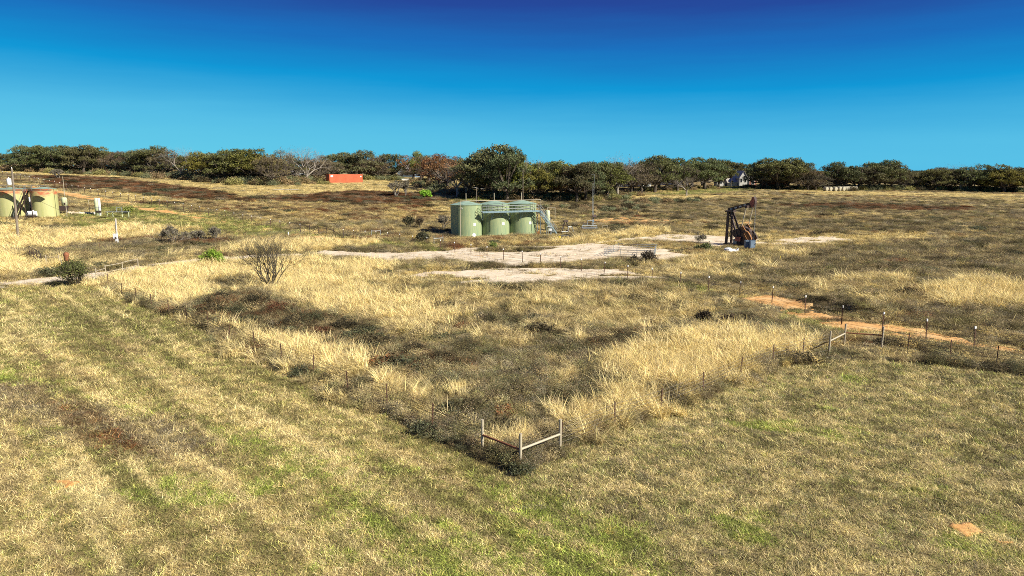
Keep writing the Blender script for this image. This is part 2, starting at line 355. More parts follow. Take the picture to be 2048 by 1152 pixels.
def foliage(name,attr_inst=False,base=(.07,.08,.03),objcol=False,sat=1,trans=.25):
    m,nt,b=newmat(name)
    v=nt.nodes.new('ShaderNodeAttribute');v.attribute_name='var'
    mul=nt.nodes.new('ShaderNodeMixRGB');mul.blend_type='MULTIPLY';mul.inputs[0].default_value=1
    nt.links.new(v.outputs['Color'],mul.inputs[2])
    if attr_inst:
        a=nt.nodes.new('ShaderNodeAttribute');a.attribute_type='INSTANCER';a.attribute_name='col';nt.links.new(a.outputs['Color'],mul.inputs[1])
    elif objcol:
        a=nt.nodes.new('ShaderNodeObjectInfo');nt.links.new(a.outputs['Color'],mul.inputs[1])
    else: mul.inputs[1].default_value=(*base,1)
    nt.links.new(mul.outputs[0],b.inputs['Base Color']);b.inputs['Roughness'].default_value=.75
    b.inputs['Specular IOR Level'].default_value=.15
    if trans:
        t=nt.nodes.new('ShaderNodeBsdfTranslucent');nt.links.new(mul.outputs[0],t.inputs[0])
        mx=nt.nodes.new('ShaderNodeMixShader');mx.inputs[0].default_value=trans
        nt.links.new(b.outputs[0],mx.inputs[1]);nt.links.new(t.outputs[0],mx.inputs[2]);nt.links.new(mx.outputs[0],nt.nodes['Material Output'].inputs[0])
    return m
M['grassi']=foliage('grass_blades',True,trans=.25)
M['leafo']=foliage('tree_leaves',objcol=True,trans=.12)
# ------------------------------------------------------------------ mesh builder
class MB:
    def __init__(s): s.v=[];s.f=[]
    def add(s,vs,fs):
        o=len(s.v);s.v.extend([tuple(p) for p in vs]);s.f.extend([tuple(i+o for i in f) for f in fs]);return s
    def box(s,c,d,rot=None):
        x,y,z=d[0]/2,d[1]/2,d[2]/2
        P=[Vector((a*x,b*y,e*z)) for a in(-1,1) for b in(-1,1) for e in(-1,1)]
        if rot is not None: P=[rot@p for p in P]
        c=Vector(c)
        return s.add([p+c for p in P],[(0,1,3,2),(4,6,7,5),(0,4,5,1),(2,3,7,6),(0,2,6,4),(1,5,7,3)])
    def bar(s,a,b,w,h=None):
        a=Vector(a);b=Vector(b);d=b-a;L=d.length
        q=d.to_track_quat('Z','Y').to_matrix()
        return s.box((a+b)/2,(w,h or w,L),q)
    def tube(s,a,b,r0,r1=None,n=8,cap=True):
        a=Vector(a);b=Vector(b);r1=r0 if r1 is None else r1
        q=(b-a).to_track_quat('Z','Y').to_matrix()
        vs=[];
        for c,r in((a,r0),(b,r1)):
            for k in range(n):
                t=2*math.pi*k/n;vs.append(c+q@Vector((r*math.cos(t),r*math.sin(t),0)))
        fs=[(k,(k+1)%n,n+(k+1)%n,n+k) for k in range(n)]
        if cap: fs+=[tuple(range(n))[::-1],tuple(range(n,2*n))]
        return s.add(vs,fs)
    def path(s,pts,r,n=6):
        for a,b in zip(pts,pts[1:]): s.tube(a,b,r,r,n)
        return s
    def lathe(s,prof,c=(0,0,0),n=48):
        vs=[];c=Vector(c)
        for r,z in prof:
            for k in range(n):
                t=2*math.pi*k/n;vs.append(c+Vector((r*math.cos(t),r*math.sin(t),z)))
        fs=[]
        for j in range(len(prof)-1):
            for k in range(n):
                fs.append((j*n+k,j*n+(k+1)%n,(j+1)*n+(k+1)%n,(j+1)*n+k))
        return s.add(vs,fs)
    def prism(s,poly,a,b,axis='y'):
        n=len(poly)
        def P(p,t): return (p[0],t,p[1]) if axis=='y' else (t,p[0],p[1])
        vs=[P(p,a) for p in poly]+[P(p,b) for p in poly]
        fs=[(k,(k+1)%n,n+(k+1)%n,n+k) for k in range(n)]+[tuple(range(n))[::-1],tuple(range(n,2*n))]
        return s.add(vs,fs)
    def build(s,name,m,parent=None,smooth=False,loc=None,rz=0):
        me=bpy.data.meshes.new(name);me.from_pydata(s.v,[],s.f);me.materials.append(m if not isinstance(m,str) else M[m])
        bmfix(me)
        if smooth:
            me.polygons.foreach_set('use_smooth',[True]*len(me.polygons))
        o=bpy.data.objects.new(name,me);COL.objects.link(o)
        if parent is not None:o.parent=parent
        if loc is not None:o.location=loc
        o.rotation_euler[2]=rz
        return o
def bmfix(me):
    import bmesh
    b=bmesh.new();b.from_mesh(me);bmesh.ops.recalc_face_normals(b,faces=b.faces[:]);b.to_mesh(me);b.free()
def tag(o,label=None,cat=None,group=None,kind=None):
    if label:o['label']=label
    if cat:o['category']=cat
    if group:o['group']=group
    if kind:o['kind']=kind
    return o
def empty(name,loc,rz=0,label=None,cat=None,group=None):
    o=bpy.data.objects.new(name,None);o.empty_display_size=.3;COL.objects.link(o);o.location=loc;o.rotation_euler=(0,0,rz)
    return tag(o,label,cat,group)
def copytree(o,parent=None):
    c=o.copy();COL.objects.link(c);c.parent=parent
    for ch in list(o.children): copytree(ch,c)
    return c
def G(u,v,dz=0):
    w=W([(u,v)])[0];return Vector((w[0],w[1],float(H(np.array([w[0]]),np.array([w[1]]))[0])+dz))
def gz(x,y): return float(H(np.array([float(x)]),np.array([float(y)]))[0])
def at(u,v,Y):
    "point on the view ray of a pixel at depth Y"
    cp,sp=math.cos(PITCH),math.sin(PITCH);a=(u-1024)/F;b=(576-v)/F
    return Vector((a/(cp+b*sp)*Y,Y,CAMH+(-sp+b*cp)/(cp+b*sp)*Y))
def mesh_np(name,co,faces,m,smooth=False,kind=None,cols=None):
    "faces: int array (n,4) or (n,3)"
    me=bpy.data.meshes.new(name);k=faces.shape[1]
    me.vertices.add(len(co));me.vertices.foreach_set('co',co.astype(np.float32).ravel())
    me.loops.add(faces.size);me.loops.foreach_set('vertex_index',faces.astype(np.int32).ravel())
    me.polygons.add(len(faces));me.polygons.foreach_set('loop_start',np.arange(0,faces.size,k,dtype=np.int32))
    try: me.polygons.foreach_set('loop_total',np.full(len(faces),k,dtype=np.int32))
    except Exception: pass
    me.update(calc_edges=True)
    if smooth: me.polygons.foreach_set('use_smooth',np.ones(len(faces),bool))
    if cols is not None:
        for nm,c in cols.items():
            a=me.attributes.new(nm,'FLOAT_COLOR','POINT')
            a.data.foreach_set('color',np.hstack([c,np.ones((len(c),1))]).astype(np.float32).ravel())
    me.materials.append(M[m] if isinstance(m,str) else m)
    return me
def link(name,me,**kw):
    o=bpy.data.objects.new(name,me);COL.objects.link(o);return tag(o,**kw)
# ------------------------------------------------------------------ ground sheet
def ground_material():
    m,nt,b=newmat('ground_cover');L=nt.links.new
    a=nt.nodes.new('ShaderNodeAttribute');a.attribute_name='cover'
    n1=noise(nt,.9,5,.7);n2=noise(nt,5,6,.75);n3=noise(nt,24,4,.75)
    def mr(n,lo,hi,a0=.3,a1=.7):
        r=nt.nodes.new('ShaderNodeMapRange');r.inputs[1].default_value=a0;r.inputs[2].default_value=a1;r.inputs[3].default_value=lo;r.inputs[4].default_value=hi;L(n.outputs[0],r.inputs[0]);return r
    a1=mr(n1,.85,1.15);a2=mr(n2,.5,1.45);a3=mr(n3,.3,1.7)  # dark specks in the colour also stand for tiny shadows between tufts
    m1=nt.nodes.new('ShaderNodeMath');m1.operation='MULTIPLY';L(a1.outputs[0],m1.inputs[0]);L(a2.outputs[0],m1.inputs[1])
    m2=nt.nodes.new('ShaderNodeMath');m2.operation='MULTIPLY';L(m1.outputs[0],m2.inputs[0]);L(a3.outputs[0],m2.inputs[1])
    vm=nt.nodes.new('ShaderNodeVectorMath');vm.operation='SCALE';L(a.outputs['Color'],vm.inputs[0]);L(m2.outputs[0],vm.inputs['Scale'])
    L(vm.outputs[0],b.inputs['Base Color']);b.inputs['Roughness'].default_value=.95;b.inputs['Specular IOR Level'].default_value=.1
    bp=nt.nodes.new('ShaderNodeBump');bp.inputs['Strength'].default_value=.9;bp.inputs['Distance'].default_value=.12
    ad=nt.nodes.new('ShaderNodeMath');ad.operation='ADD';L(n2.outputs[0],ad.inputs[0]);L(n3.outputs[0],ad.inputs[1])
    L(ad.outputs[0],bp.inputs['Height']);L(bp.outputs[0],b.inputs['Normal'])
    return m
def build_ground():
    ang=np.concatenate([np.radians(np.arange(-180,-46,6)),np.radians(np.arange(-46,46,.13)),np.radians(np.arange(46,180.1,6))])
    ang=np.concatenate([ang[:-1],[math.pi]])
    rad=np.concatenate([[1.5,4,7,10],np.geomspace(12,330,520),np.geomspace(345,4300,50)])
    A,Rr=np.meshgrid(ang,rad);x=(Rr*np.sin(A)).ravel();y=(Rr*np.cos(A)).ravel()
    z=H(x,y)
    c=classify(x,y);col,base=colour(x,y,c,.3)
    cv=col*.40+base*.27  # ground colour darkened beneath the tufts, painting in shade for the gaps
    na,nr=len(ang),len(rad)
    # blend the last distances to a plain field
    i,j=np.meshgrid(np.arange(nr-1),np.arange(na-1),indexing='ij')
    q=(i*na+j).ravel();f=np.stack([q,q+1,q+na+1,q+na],1)[:,::-1]
    co=np.stack([x,y,z],1)
    co=np.vstack([co,[[0,0,0]]]);cv=np.vstack([cv,[C['tan']]])
    me=mesh_np('ground',co,f,ground_material(),True,cols={'cover':cv})
    link('ground',me,kind='structure')
build_ground()
# ------------------------------------------------------------------ bare sheets: pad, tracks
def bare_mat(name,c1,c2,c3):
    m,nt,b=newmat(name);L=nt.links.new
    n=noise(nt,.5,8,.7);r=ramp(nt,[(.32,c2),(.5,c1),(.66,c3)]);L(n.outputs[0],r.inputs[0])
    n2=noise(nt,7,6,.8);r2=ramp(nt,[(.3,(.55,.5,.42)),(.5,(1,1,1)),(.7,(1.0,.98,.95))]);L(n2.outputs[0],r2.inputs[0])
    mx=nt.nodes.new('ShaderNodeMixRGB');mx.blend_type='MULTIPLY';mx.inputs[0].default_value=1;L(r.outputs[0],mx.inputs[1]);L(r2.outputs[0],mx.inputs[2])
    L(mx.outputs[0],b.inputs['Base Color']);b.inputs['Roughness'].default_value=.95
    bp=nt.nodes.new('ShaderNodeBump');bp.inputs['Strength'].default_value=.5;bp.inputs['Distance'].default_value=.05;L(n2.outputs[0],bp.inputs['Height']);L(bp.outputs[0],b.inputs['Normal'])
    return m
M['pad']=bare_mat('caliche',(.64,.53,.37),(.46,.36,.23),(.74,.65,.50))
M['claym']=bare_mat('orange_clay',(.62,.34,.11),(.48,.22,.055),(.66,.44,.20))
def sheet(key,name,m,res):
    P=PADW[key];lo=P.min(0)-2;hi=P.max(0)+2
    if key=='clay2': res=.7
    lo=np.maximum(lo,[-130,10])
    xs=np.arange(lo[0],hi[0],res);ys=np.arange(lo[1],hi[1],res)
    X,Y=np.meshgrid(xs,ys);sh=X.shape;x=X.ravel();y=Y.ravel()
    s=one_pad(key,x,y);z=H(x,y)+.045
    nx=len(xs);i,j=np.meshgrid(np.arange(sh[0]-1),np.arange(nx-1),indexing='ij');q=(i*nx+j).ravel()
    tri=np.vstack([np.stack([q,q+1,q+nx+1],1),np.stack([q,q+nx+1,q+nx],1)])
    pos=(s[tri]>0).sum(1);full=tri[pos==3];part=tri[(pos>0)&(pos<3)]
    V=[tuple(p) for p in np.stack([x,y,z],1)];Fc=[tuple(t) for t in full.tolist()];cache={}
    def cut(a,b):
        k=(min(a,b),max(a,b))
        if k not in cache:
            t=s[a]/(s[a]-s[b]);p=[V[a][c]+(V[b][c]-V[a][c])*t for c in range(3)];p[2]-=.06
            V.append(tuple(p));cache[k]=len(V)-1
        return cache[k]
    for t in part.tolist():
        o=[]
        for a,b in zip(t,t[1:]+t[:1]):
            if s[a]>0:o.append(a)
            if (s[a]>0)!=(s[b]>0):o.append(cut(a,b))
        if len(o)>2:Fc.append(tuple(o))
    used=sorted({i for f in Fc for i in f});mp={u:k for k,u in enumerate(used)}
    me=bpy.data.meshes.new(name);me.from_pydata([V[u] for u in used],[],[tuple(mp[i] for i in f) for f in Fc]);me.materials.append(M[m])
    me.polygons.foreach_set('use_smooth',[True]*len(me.polygons))
    link(name,me,kind='structure')
sheet('pad','gravel_pad','pad',.3);sheet('pad2','gravel_pad','pad',.25);sheet('apron','gravel_pad','pad',.4)
sheet('drive','gravel_road','pad',.22);sheet('clay','dirt_road','claym',.2);sheet('clay2','dirt_path','claym',.7)
for k_ in 'abcdefgh': sheet('clay'+k_,'dirt_patch','claym',.12 if k_ in 'abcde' else .35)
# ------------------------------------------------------------------ tuft sources
SRC={}
def src_collection(key,meshes):
    c=bpy.data.collections.new(key)
    for k,me in enumerate(meshes):
        c.objects.link(bpy.data.objects.new(f'{key}_{k:02d}',me))
    SRC[key]=(c,len(meshes))
def blades(n,rad,lmin,lmax,w,tilt0,tilt1,bend,lean=(0,0),segs=3,leaf=0,r=None):
    "arched blades; returns co, quads, var"
    r=r or np.random.default_rng(1)
    az=r.random(n)*2*np.pi;rr=rad*np.sqrt(r.random(n));bz=r.random(n)*2*np.pi
    L=lmin+(lmax-lmin)*r.random(n);t0=tilt0+(tilt1-tilt0)*r.random(n)
    px=rr*np.cos(bz);py=rr*np.sin(bz);pz=np.full(n,-.03)
    d=np.stack([np.sin(t0)*np.cos(az)+lean[0],np.sin(t0)*np.sin(az)+lean[1],np.cos(t0)],1);d/=np.linalg.norm(d,axis=1)[:,None]
    pts=[np.stack([px,py,pz],1)];dd=d.copy()
    b=bend*(.5+r.random(n))
    for k in range(segs):
        pts.append(pts[-1]+dd*(L/segs)[:,None])
        hx=np.stack([np.cos(az)+lean[0]*2,np.sin(az)+lean[1]*2,np.zeros(n)],1)
        dd=dd+hx*(b/segs)[:,None]-np.array([0,0,1])*(b/segs)[:,None]*.8;dd/=np.linalg.norm(dd,axis=1)[:,None]
    sa=r.random(n)*np.pi;side=np.stack([np.cos(sa),np.sin(sa),np.zeros(n)],1)
    V=[];Fq=[];var=[]
    cvar=(.55+.9*r.random(n))
    tint=np.stack([cvar,cvar*(.94+.12*r.random(n)),cvar*(.85+.3*r.random(n))],1)
    for k,p in enumerate(pts):
        ww=w*(1-.85*(k/segs)**1.5)
        V.append(p-side*ww/2);V.append(p+side*ww/2);var.append(tint);var.append(tint)
    V=np.stack(V,1).reshape(-1,3);var=np.stack(var,1).reshape(-1,3);m=2*(segs+1)
    base=np.arange(n)*m
    for k in range(segs):
        o=base+2*k;Fq.append(np.stack([o,o+1,o+3,o+2],1))
    return V,np.concatenate(Fq),var,pts
def leaves(centres,per,spread,size,r,flat=.0):
    n=len(centres)*per;c=np.repeat(centres,per,0)+r.normal(0,spread,(n,3))
    a=r.normal(0,1,(n,3));a/=np.linalg.norm(a,axis=1)[:,None];b=np.cross(a,r.normal(0,1,(n,3)));b/=np.linalg.norm(b,axis=1)[:,None]
    s=size*(.6+.8*r.random(n))[:,None]
    V=np.stack([c-a*s-b*s*.6,c+a*s-b*s*.6,c+a*s*.7+b*s*.6,c-a*s*.7+b*s*.6],1).reshape(-1,3)
    f=np.arange(n*4).reshape(-1,4);cv=(.6+.8*r.random(n));t=np.stack([cv,cv*(.92+.16*r.random(n)),cv*(.8+.4*r.random(n))],1)
    return V,f,np.repeat(t,4,0)
def join(parts):
    V=[];Fs=[];A=[];o=0
    for v,f,a in parts: V.append(v);Fs.append(f+o);A.append(a);o+=len(v)
    return np.vstack(V),np.vstack(Fs),np.vstack(A)
def mk(name,parts,m='grassi'):
    v,f,a=join(parts);return mesh_np(name,v,f,m,cols={'var':a})
def sources():
    S=[]
    for k in range(7):
        r=np.random.default_rng(10+k)
        S.append(mk('short_tuft',[blades(32,.26,.09,.25,.020,.6,1.45,.6,(.35,.1),3,r=r)[:3],blades(9,.2,.16,.34,.018,.2,1.0,1.1,(.3,.1),4,r=r)[:3]]))
    src_collection('short_src',S)
    S=[]
    for k in range(7):
        r=np.random.default_rng(30+k)
        S.append(mk('tall_tuft',[blades(60,.22,.55,1.2,.022,.05,.5,1.1,(.34,.12),5,r=r)[:3],blades(18,.34,.2,.5,.022,.4,1.2,.8,(.2,.1),4,r=r)[:3]]))
    src_collection('tall_src',S)
    S=[]
    for k in range(7):
        r=np.random.default_rng(50+k)
        b=blades(26,.26,.3,.72,.012,.05,.55,.35,(.05,0),4,r=r);pts=b[3]
        cs=np.vstack([pts[j] for j in(2,3,4)])
        S.append(mk('weed',[b[:3],leaves(cs,7,.055,.014,r)]))
    src_collection('weed_src',S)
    S=[]
    for k in range(6):
        r=np.random.default_rng(70+k)
        n=130;th=r.random(n)*2*np.pi;ph=np.arccos(r.random(n));rad=.55+.12*r.normal(size=n)
        c=np.stack([rad*np.sin(ph)*np.cos(th)*1.25,rad*np.sin(ph)*np.sin(th),rad*np.cos(ph)*.85+.05],1)*(.55+.45*r.random(n))[:,None]**.4
        b=blades(45,.35,.5,1.0,.014,.2,1.1,1.1,(0,0),5,r=r)
        S.append(mk('brush_mound',[b[:3],leaves(c,9,.07,.035,r)]))
    src_collection('brush_src',S)
sources()
def gn_instances(name,key,pos,rot,scl,col,kind='stuff',label=None):
    c,n=SRC[key];pm=bpy.data.meshes.new(name);k=len(pos)
    pm.vertices.add(k);pm.vertices.foreach_set('co',pos.astype(np.float32).ravel())
    def A(nm,ty,d,f):
        a=pm.attributes.new(nm,ty,'POINT');a.data.foreach_set(f,np.ascontiguousarray(d).ravel())
    A('rot','FLOAT_VECTOR',rot.astype(np.float32),'vector');A('scl','FLOAT_VECTOR',scl.astype(np.float32),'vector')
    A('idx','INT',rng.integers(0,n,k).astype(np.int32),'value')
    A('col','FLOAT_COLOR',np.hstack([col,np.ones((k,1))]).astype(np.float32),'color')
    o=bpy.data.objects.new(name,pm);COL.objects.link(o);tag(o,kind=kind)
    ng=bpy.data.node_groups.new('scatter_'+name,'GeometryNodeTree')
    ng.interface.new_socket('Geometry',in_out='INPUT',socket_type='NodeSocketGeometry');ng.interface.new_socket('Geometry',in_out='OUTPUT',socket_type='NodeSocketGeometry')
    N=ng.nodes.new;L=ng.links.new
    i=N('NodeGroupInput');ou=N('NodeGroupOutput');ip=N('GeometryNodeInstanceOnPoints');ci=N('GeometryNodeCollectionInfo')
    ci.inputs[0].default_value=c;ci.inputs[1].default_value=True;ci.inputs[2].default_value=True
    L(i.outputs[0],ip.inputs['Points']);L(ci.outputs[0],ip.inputs['Instance']);ip.inputs['Pick Instance'].default_value=True
    for nm,ty,so in(('rot','FLOAT_VECTOR','Rotation'),('scl','FLOAT_VECTOR','Scale'),('idx','INT','Instance Index')):
        na=N('GeometryNodeInputNamedAttribute');na.data_type=ty;na.inputs[0].default_value=nm;L([q for q in na.outputs if q.enabled and q.name=='Attribute'][0],ip.inputs[so])
    L(ip.outputs[0],ou.inputs[0]);md=o.modifiers.new('scatter','NODES');md.node_group=ng
    return o
SHORT=[]
KEEPOUT=[]   # (x,y,r)
def scatter():
    ri=[15.5];
    while ri[-1]<330: ri.append(ri[-1]*1.04)
    X=[];Y=[];Sc=[]
    for a,b in zip(ri,ri[1:]):
        r=(a+b)/2
        rho=62*(28/max(r,28))**1.6
        th=R(43);N=int(rho*(b*b-a*a)*th)
        rr=np.sqrt(a*a+(b*b-a*a)*rng.random(N));t=(rng.random(N)*2-1)*th
        X.append(rr*np.sin(t));Y.append(rr*np.cos(t));Sc.append(np.full(N,min(2.6,(56/rho)**.36)))
    x=np.concatenate(X);y=np.concatenate(Y);s=np.concatenate(Sc)
    far=np.clip(1-(y-150)/200,.3,1);keep=rng.random(len(x))<far
    x,y,s=x[keep],y[keep],s[keep]
    c=classify(x,y);col,_=colour(x,y,c,.8)
    sd=pad_sd(x,y)
    k=(sd<0)|(rng.random(len(x))<.03+.6*np.exp(-np.abs(sd)/.35))
    for kx,ky,kr in KEEPOUT: k&=((x-kx)**2+(y-ky)**2>kr*kr)
    x,y,s,c,col,sd=x[k],y[k],s[k],c[k],col[k],sd[k]
    wt=np.array([CL[n][2] for n in CN])[c];
    pres=np.minimum(wt.sum(1),1.0)
    wt=wt/wt.sum(1)[:,None];cum=np.cumsum(wt,1);rd=rng.random(len(x))
    sp=(rd[:,None]>cum).sum(1).clip(0,3)
    # pads: low tufts only
    for kx,ky,kr in KEEPOUT+SHORT: sp[((x-kx)**2+(y-ky)**2<(kr+2.2)**2)&(sp>0)]=0
    sp[(sd>-2.2)&((sp==1)|(sp==3))]=2;sp[(sd>-1.0)&(rng.random(len(sp))<.7)]=0;sp[sd>-.3]=0
    edge=np.clip((.6-sd)/2.5,.35,1)
    z=H(x,y)
    flow=np.pi*1.2*fbm(x/5,y/5,88,3)
    for q,(nm,key,thin,smin,smax) in enumerate((('short_grass','short_src',1,.55,1.15),('tall_grass','tall_src',.32,.6,1.2),('weeds','weed_src',.62,.5,1.15),('brush','brush_src',.35,.4,1.3))):
        i=np.nonzero((sp==q)&(rng.random(len(x))<thin))[0];n=len(i)
        rz=rng.random(n)*2*np.pi
        if q==1: rz=flow[i]+2.6+rng.normal(0,.6,n)
        if q==0: rz=np.where(rng.random(n)<.6,flow[i]+rng.normal(0,.8,n),rz)
        rot=np.stack([rng.normal(0,.08,n),rng.normal(0,.08,n),rz],1)
        f=s[i]*(smin+(smax-smin)*rng.random(n)*(.7+.6*vnoise(x[i]/1.7,y[i]/1.7,91)))
        dist=y[i]
        hz=np.where(dist>110,np.clip(110/dist,.5,1)**.8,1.0)
        if q in(1,2): hz=hz/np.maximum(s[i],1)**.6
        if q==2: hz=hz*(.55+.9*vnoise(x[i]/2.3,y[i]/2.3,92))
        if q==3: hz=hz*.8/np.maximum(s[i],1)**.7
        if q==1: hz=hz*np.where(c[i]==CN.index('straw'),1.0,.62)
        if q in(1,2): hz=hz*np.where(dist>100,np.clip(1.35-dist/285,.6,1),1)*(.8 if q==2 else 1)
        hz=hz*(edge[i] if q else 1)
        sc3=np.stack([f,f,f*hz],1)
        pos=np.stack([x[i],y[i],z[i]-.01],1)
        cc=col[i]*np.exp(rng.normal(-.06,.50 if q==0 else .38,n)+.35*fbm(x[i]/.45,y[i]/.45,95,2))[:,None]
        cc=np.minimum(cc,C['pale']*1.05)
        if q==3: cc=np.where(rng.random(n)[:,None]<.12,C['rust'],np.where(rng.random(n)[:,None]<.7,C['dark'],C['sage']*.5))
        if q==1: cc=cc*.6+C['pale']*.4*np.where(c[i]==CN.index('straw'),1.15,.6)[:,None]
        gn_instances(nm,key,pos,rot,sc3,cc)
        print('SCATTER',nm,n)
# ------------------------------------------------------------------ trees
ORD='first second third fourth fifth sixth seventh eighth ninth tenth eleventh twelfth thirteenth fourteenth fifteenth sixteenth seventeenth eighteenth nineteenth twentieth'.split()
def rvec(r): 
    v=Vector((r.gauss(0,1),r.gauss(0,1),r.gauss(0,1)));return v.normalized()
def branch(mb,p,d,L,rad,depth,r,spread=.5,up=.12,kids=(2,3),tips=None,n=4,taper=.62,short=.74):
    segs=2
    for s in range(segs):
        q=p+d*(L/segs);mb.tube(p,q,rad,rad*.82,n,False);rad*=.82;p=q
        d=(d+rvec(r)*.24+Vector((0,0,up))).normalized()
    if tips is not None and depth<=2: tips.append(p.copy())
    if depth<=0:return
    for k in range(r.randint(*kids)):
        nd=(d+rvec(r)*spread).normalized()
        branch(mb,p,nd,L*short*(.8+.4*r.random()),rad*taper*1.15,depth-1,r,spread,up,kids,tips,n,taper,short)
def tree_meshes(seed,style):
    r=random.Random(seed);rn=np.random.default_rng(seed)
    mb=MB();cl=[]
    stems=1 if style!='grey' else 2
    if style=='bare':
        tips=[]
        p=Vector((0,0,-.3));mb.tube(p,(.1,.1,2.2),.38,.30,7)
        for k in range(5):
            a=k*1.26+r.random();d=Vector((math.cos(a)*.7,math.sin(a)*.7,.9)).normalized()
            branch(mb,Vector((.1,.1,1.6+.25*k)),d,2.4,.19,5,r,.55,.05,(2,3),tips,3)
        V=np.array([tuple(t) for t in tips]);
        cr=leaves(V[:: 6],2,.3,.07,rn)
    else:
        # crown envelope: a lumpy dome made of boughs
        nb={'oak':11,'olive':10,'grey':9,'rust':9}[style]
        boughs=[]
        for k in range(nb):
            a=k*2.4+r.random()*.8;rr=(1.1+2.9*math.sqrt((k+.5)/nb))*(.8+.3*r.random())
            zz=8.1-rr*rr*.22+r.uniform(-.9,.6)
            boughs.append((Vector((rr*math.cos(a),rr*math.sin(a),zz)),r.uniform(1.0,1.75)))
        for k in range(7):
            a=k*.9+r.random()*.5;rr=r.uniform(3.0,4.2);boughs.append((Vector((rr*math.cos(a),rr*math.sin(a),r.uniform(2.4,4.6))),r.uniform(.9,1.4)))
        boughs.append((Vector((0,0,6.2)),1.8))
        lean=Vector((r.uniform(-.3,.3),r.uniform(-.3,.3),0));top=Vector((0,0,2.0))+lean
        mb.tube((0,0,-.4),top,.42,.30,8)
        for b,br in boughs:
            mid=(top+b)*.5+Vector((r.uniform(-.4,.4),r.uniform(-.4,.4),-.5))
            mb.tube(top,mid,.17,.12,5,False);mb.tube(mid,b,.12,.06,5,False)
            for q in range(10 if style=='grey' else 5):
                e=b+rvec(r)*br*1.0;mb.tube(b,e,.05,.02,3,False)
                if style in('grey','rust'):
                    for w in range(3): mb.tube(e,e+rvec(r)*.7,.03,.015,3,False)
        dens={'oak':15,'olive':14,'grey':10,'rust':11}[style];per={'oak':24,'olive':21,'grey':15,'rust':14}[style]
        parts=[]
        for b,br in boughs:
            m=int(dens*br*br);d=rn.normal(size=(m,3));d/=np.linalg.norm(d,axis=1)[:,None]
            d[:,2]=np.abs(d[:,2])*.8-.28*rn.random(m)
            c=np.array(b)+d*br*(.75+.45*rn.random(m))[:,None]*np.array([1.15,1.15,.85])
            V,f,t=leaves(c,per,.21,.098 if style!='grey' else .08,rn)
            cvr=np.repeat(.75+.5*rn.random(m),per*4)[:,None]
            parts.append((V,f,t*cvr))
        cr=join(parts)
    tm=bpy.data.meshes.new('trunk');tm.from_pydata(mb.v,[],mb.f);tm.materials.append(M['barkpale' if style=='bare' else 'bark'])
    v,f,a=cr;cm=mesh_np('crown',v,f,'leafo',cols={'var':a})
    return tm,cm
TM={s:[tree_meshes(100*i+k,s) for k in range(n)] for i,(s,n) in enumerate((('oak',6),('olive',4),('grey',4),('rust',2),('bare',3)))}
TCOL={'oak':(.115,.118,.048),'olive':(.16,.15,.035),'grey':(.15,.125,.07),'rust':(.21,.105,.05),'bare':(.20,.15,.10)}
tnum=[0]
def tree(u,vt,w,Y,style,label,group=None,cat='tree',tint=1.0):
    x=at(u,360,Y).x;vt+=random.uniform(-3.5,3.5) if w<80 else 0
    zb=gz(x,Y);zt=at(u,vt,Y).z;h=max(2.0,zt-zb)
    e=empty({'oak':'oak_tree','olive':'oak_tree','grey':'grey_tree','rust':'russet_tree','bare':'bare_tree'}[style],(x,Y,zb),random.random()*6.28,label,cat,group)
    hh={'bare':9.6,'oak':8.9,'olive':8.9,'grey':8.9,'rust':8.9}[style]
    wx=w/F*Y/9.2*1.36
    e.scale=(wx,wx,h/hh)
    tm,cm=random.choice(TM[style])
    t=bpy.data.objects.new('trunk',tm);COL.objects.link(t);t.parent=e
    c=bpy.data.objects.new('crown',cm);COL.objects.link(c);c.parent=e
    b=TCOL[style];k=random.uniform(.8,1.25)*tint
    c.color=(b[0]*k*random.uniform(.9,1.12),b[1]*k*random.uniform(.94,1.08),b[2]*k*random.uniform(.85,1.15),1)
    tnum[0]+=1
    return e
FY=[(-200,250),(0,262),(60,232),(300,224),(540,208),(620,220),(675,246),(760,250),(815,262),(860,225),(905,195),(1000,184),(1200,186),(1300,218),(1450,246),(1650,238),(1850,250),(2048,238),(2300,235)]
def frontY(u): return float(np.interp(u,[a for a,_ in FY],[b for _,b in FY]))
# (u, top v, width px, style)
T1=[(66,289,48,'oak'),(92,294,46,'oak'),(130,289,56,'oak'),(168,290,54,'oak'),(196,291,48,'oak'),(220,300,40,'grey'),(240,299,46,'grey'),(262,301,44,'oak'),(290,296,48,'grey'),(306,290,50,'oak'),
(338,292,58,'grey'),(364,292,46,'bare'),(384,303,40,'oak'),(407,305,50,'olive'),(428,302,44,'grey'),(450,298,52,'oak'),(473,299,54,'oak'),(499,296,72,'olive'),(524,304,54,'olive'),(545,307,50,'grey'),(572,299,56,'grey'),(592,293,58,'bare'),(613,292,60,'bare'),(634,309,48,'grey'),(654,312,46,'grey')]
T2=[(676,306,48,'oak'),(716,299,58,'oak'),(738,310,56,'grey'),(757,309,44,'grey'),(782,307,44,'oak'),(826,306,46,'rust'),(842,301,36,'olive'),(858,301,40,'grey'),(877,302,56,'rust'),(897,303,56,'rust')]
T3=[(938,312,48,'oak'),(988,289,88,'oak'),(960,318,50,'oak'),(1014,296,66,'oak'),(1040,312,60,'olive'),(1066,307,44,'bare'),(1070,335,56,'olive'),(1096,321,60,'oak'),(1124,322,66,'olive'),(1142,328,60,'rust'),(1154,316,54,'oak'),(1172,320,54,'oak'),(1192,317,60,'oak'),(1214,318,68,'olive'),(1236,309,52,'bare')]
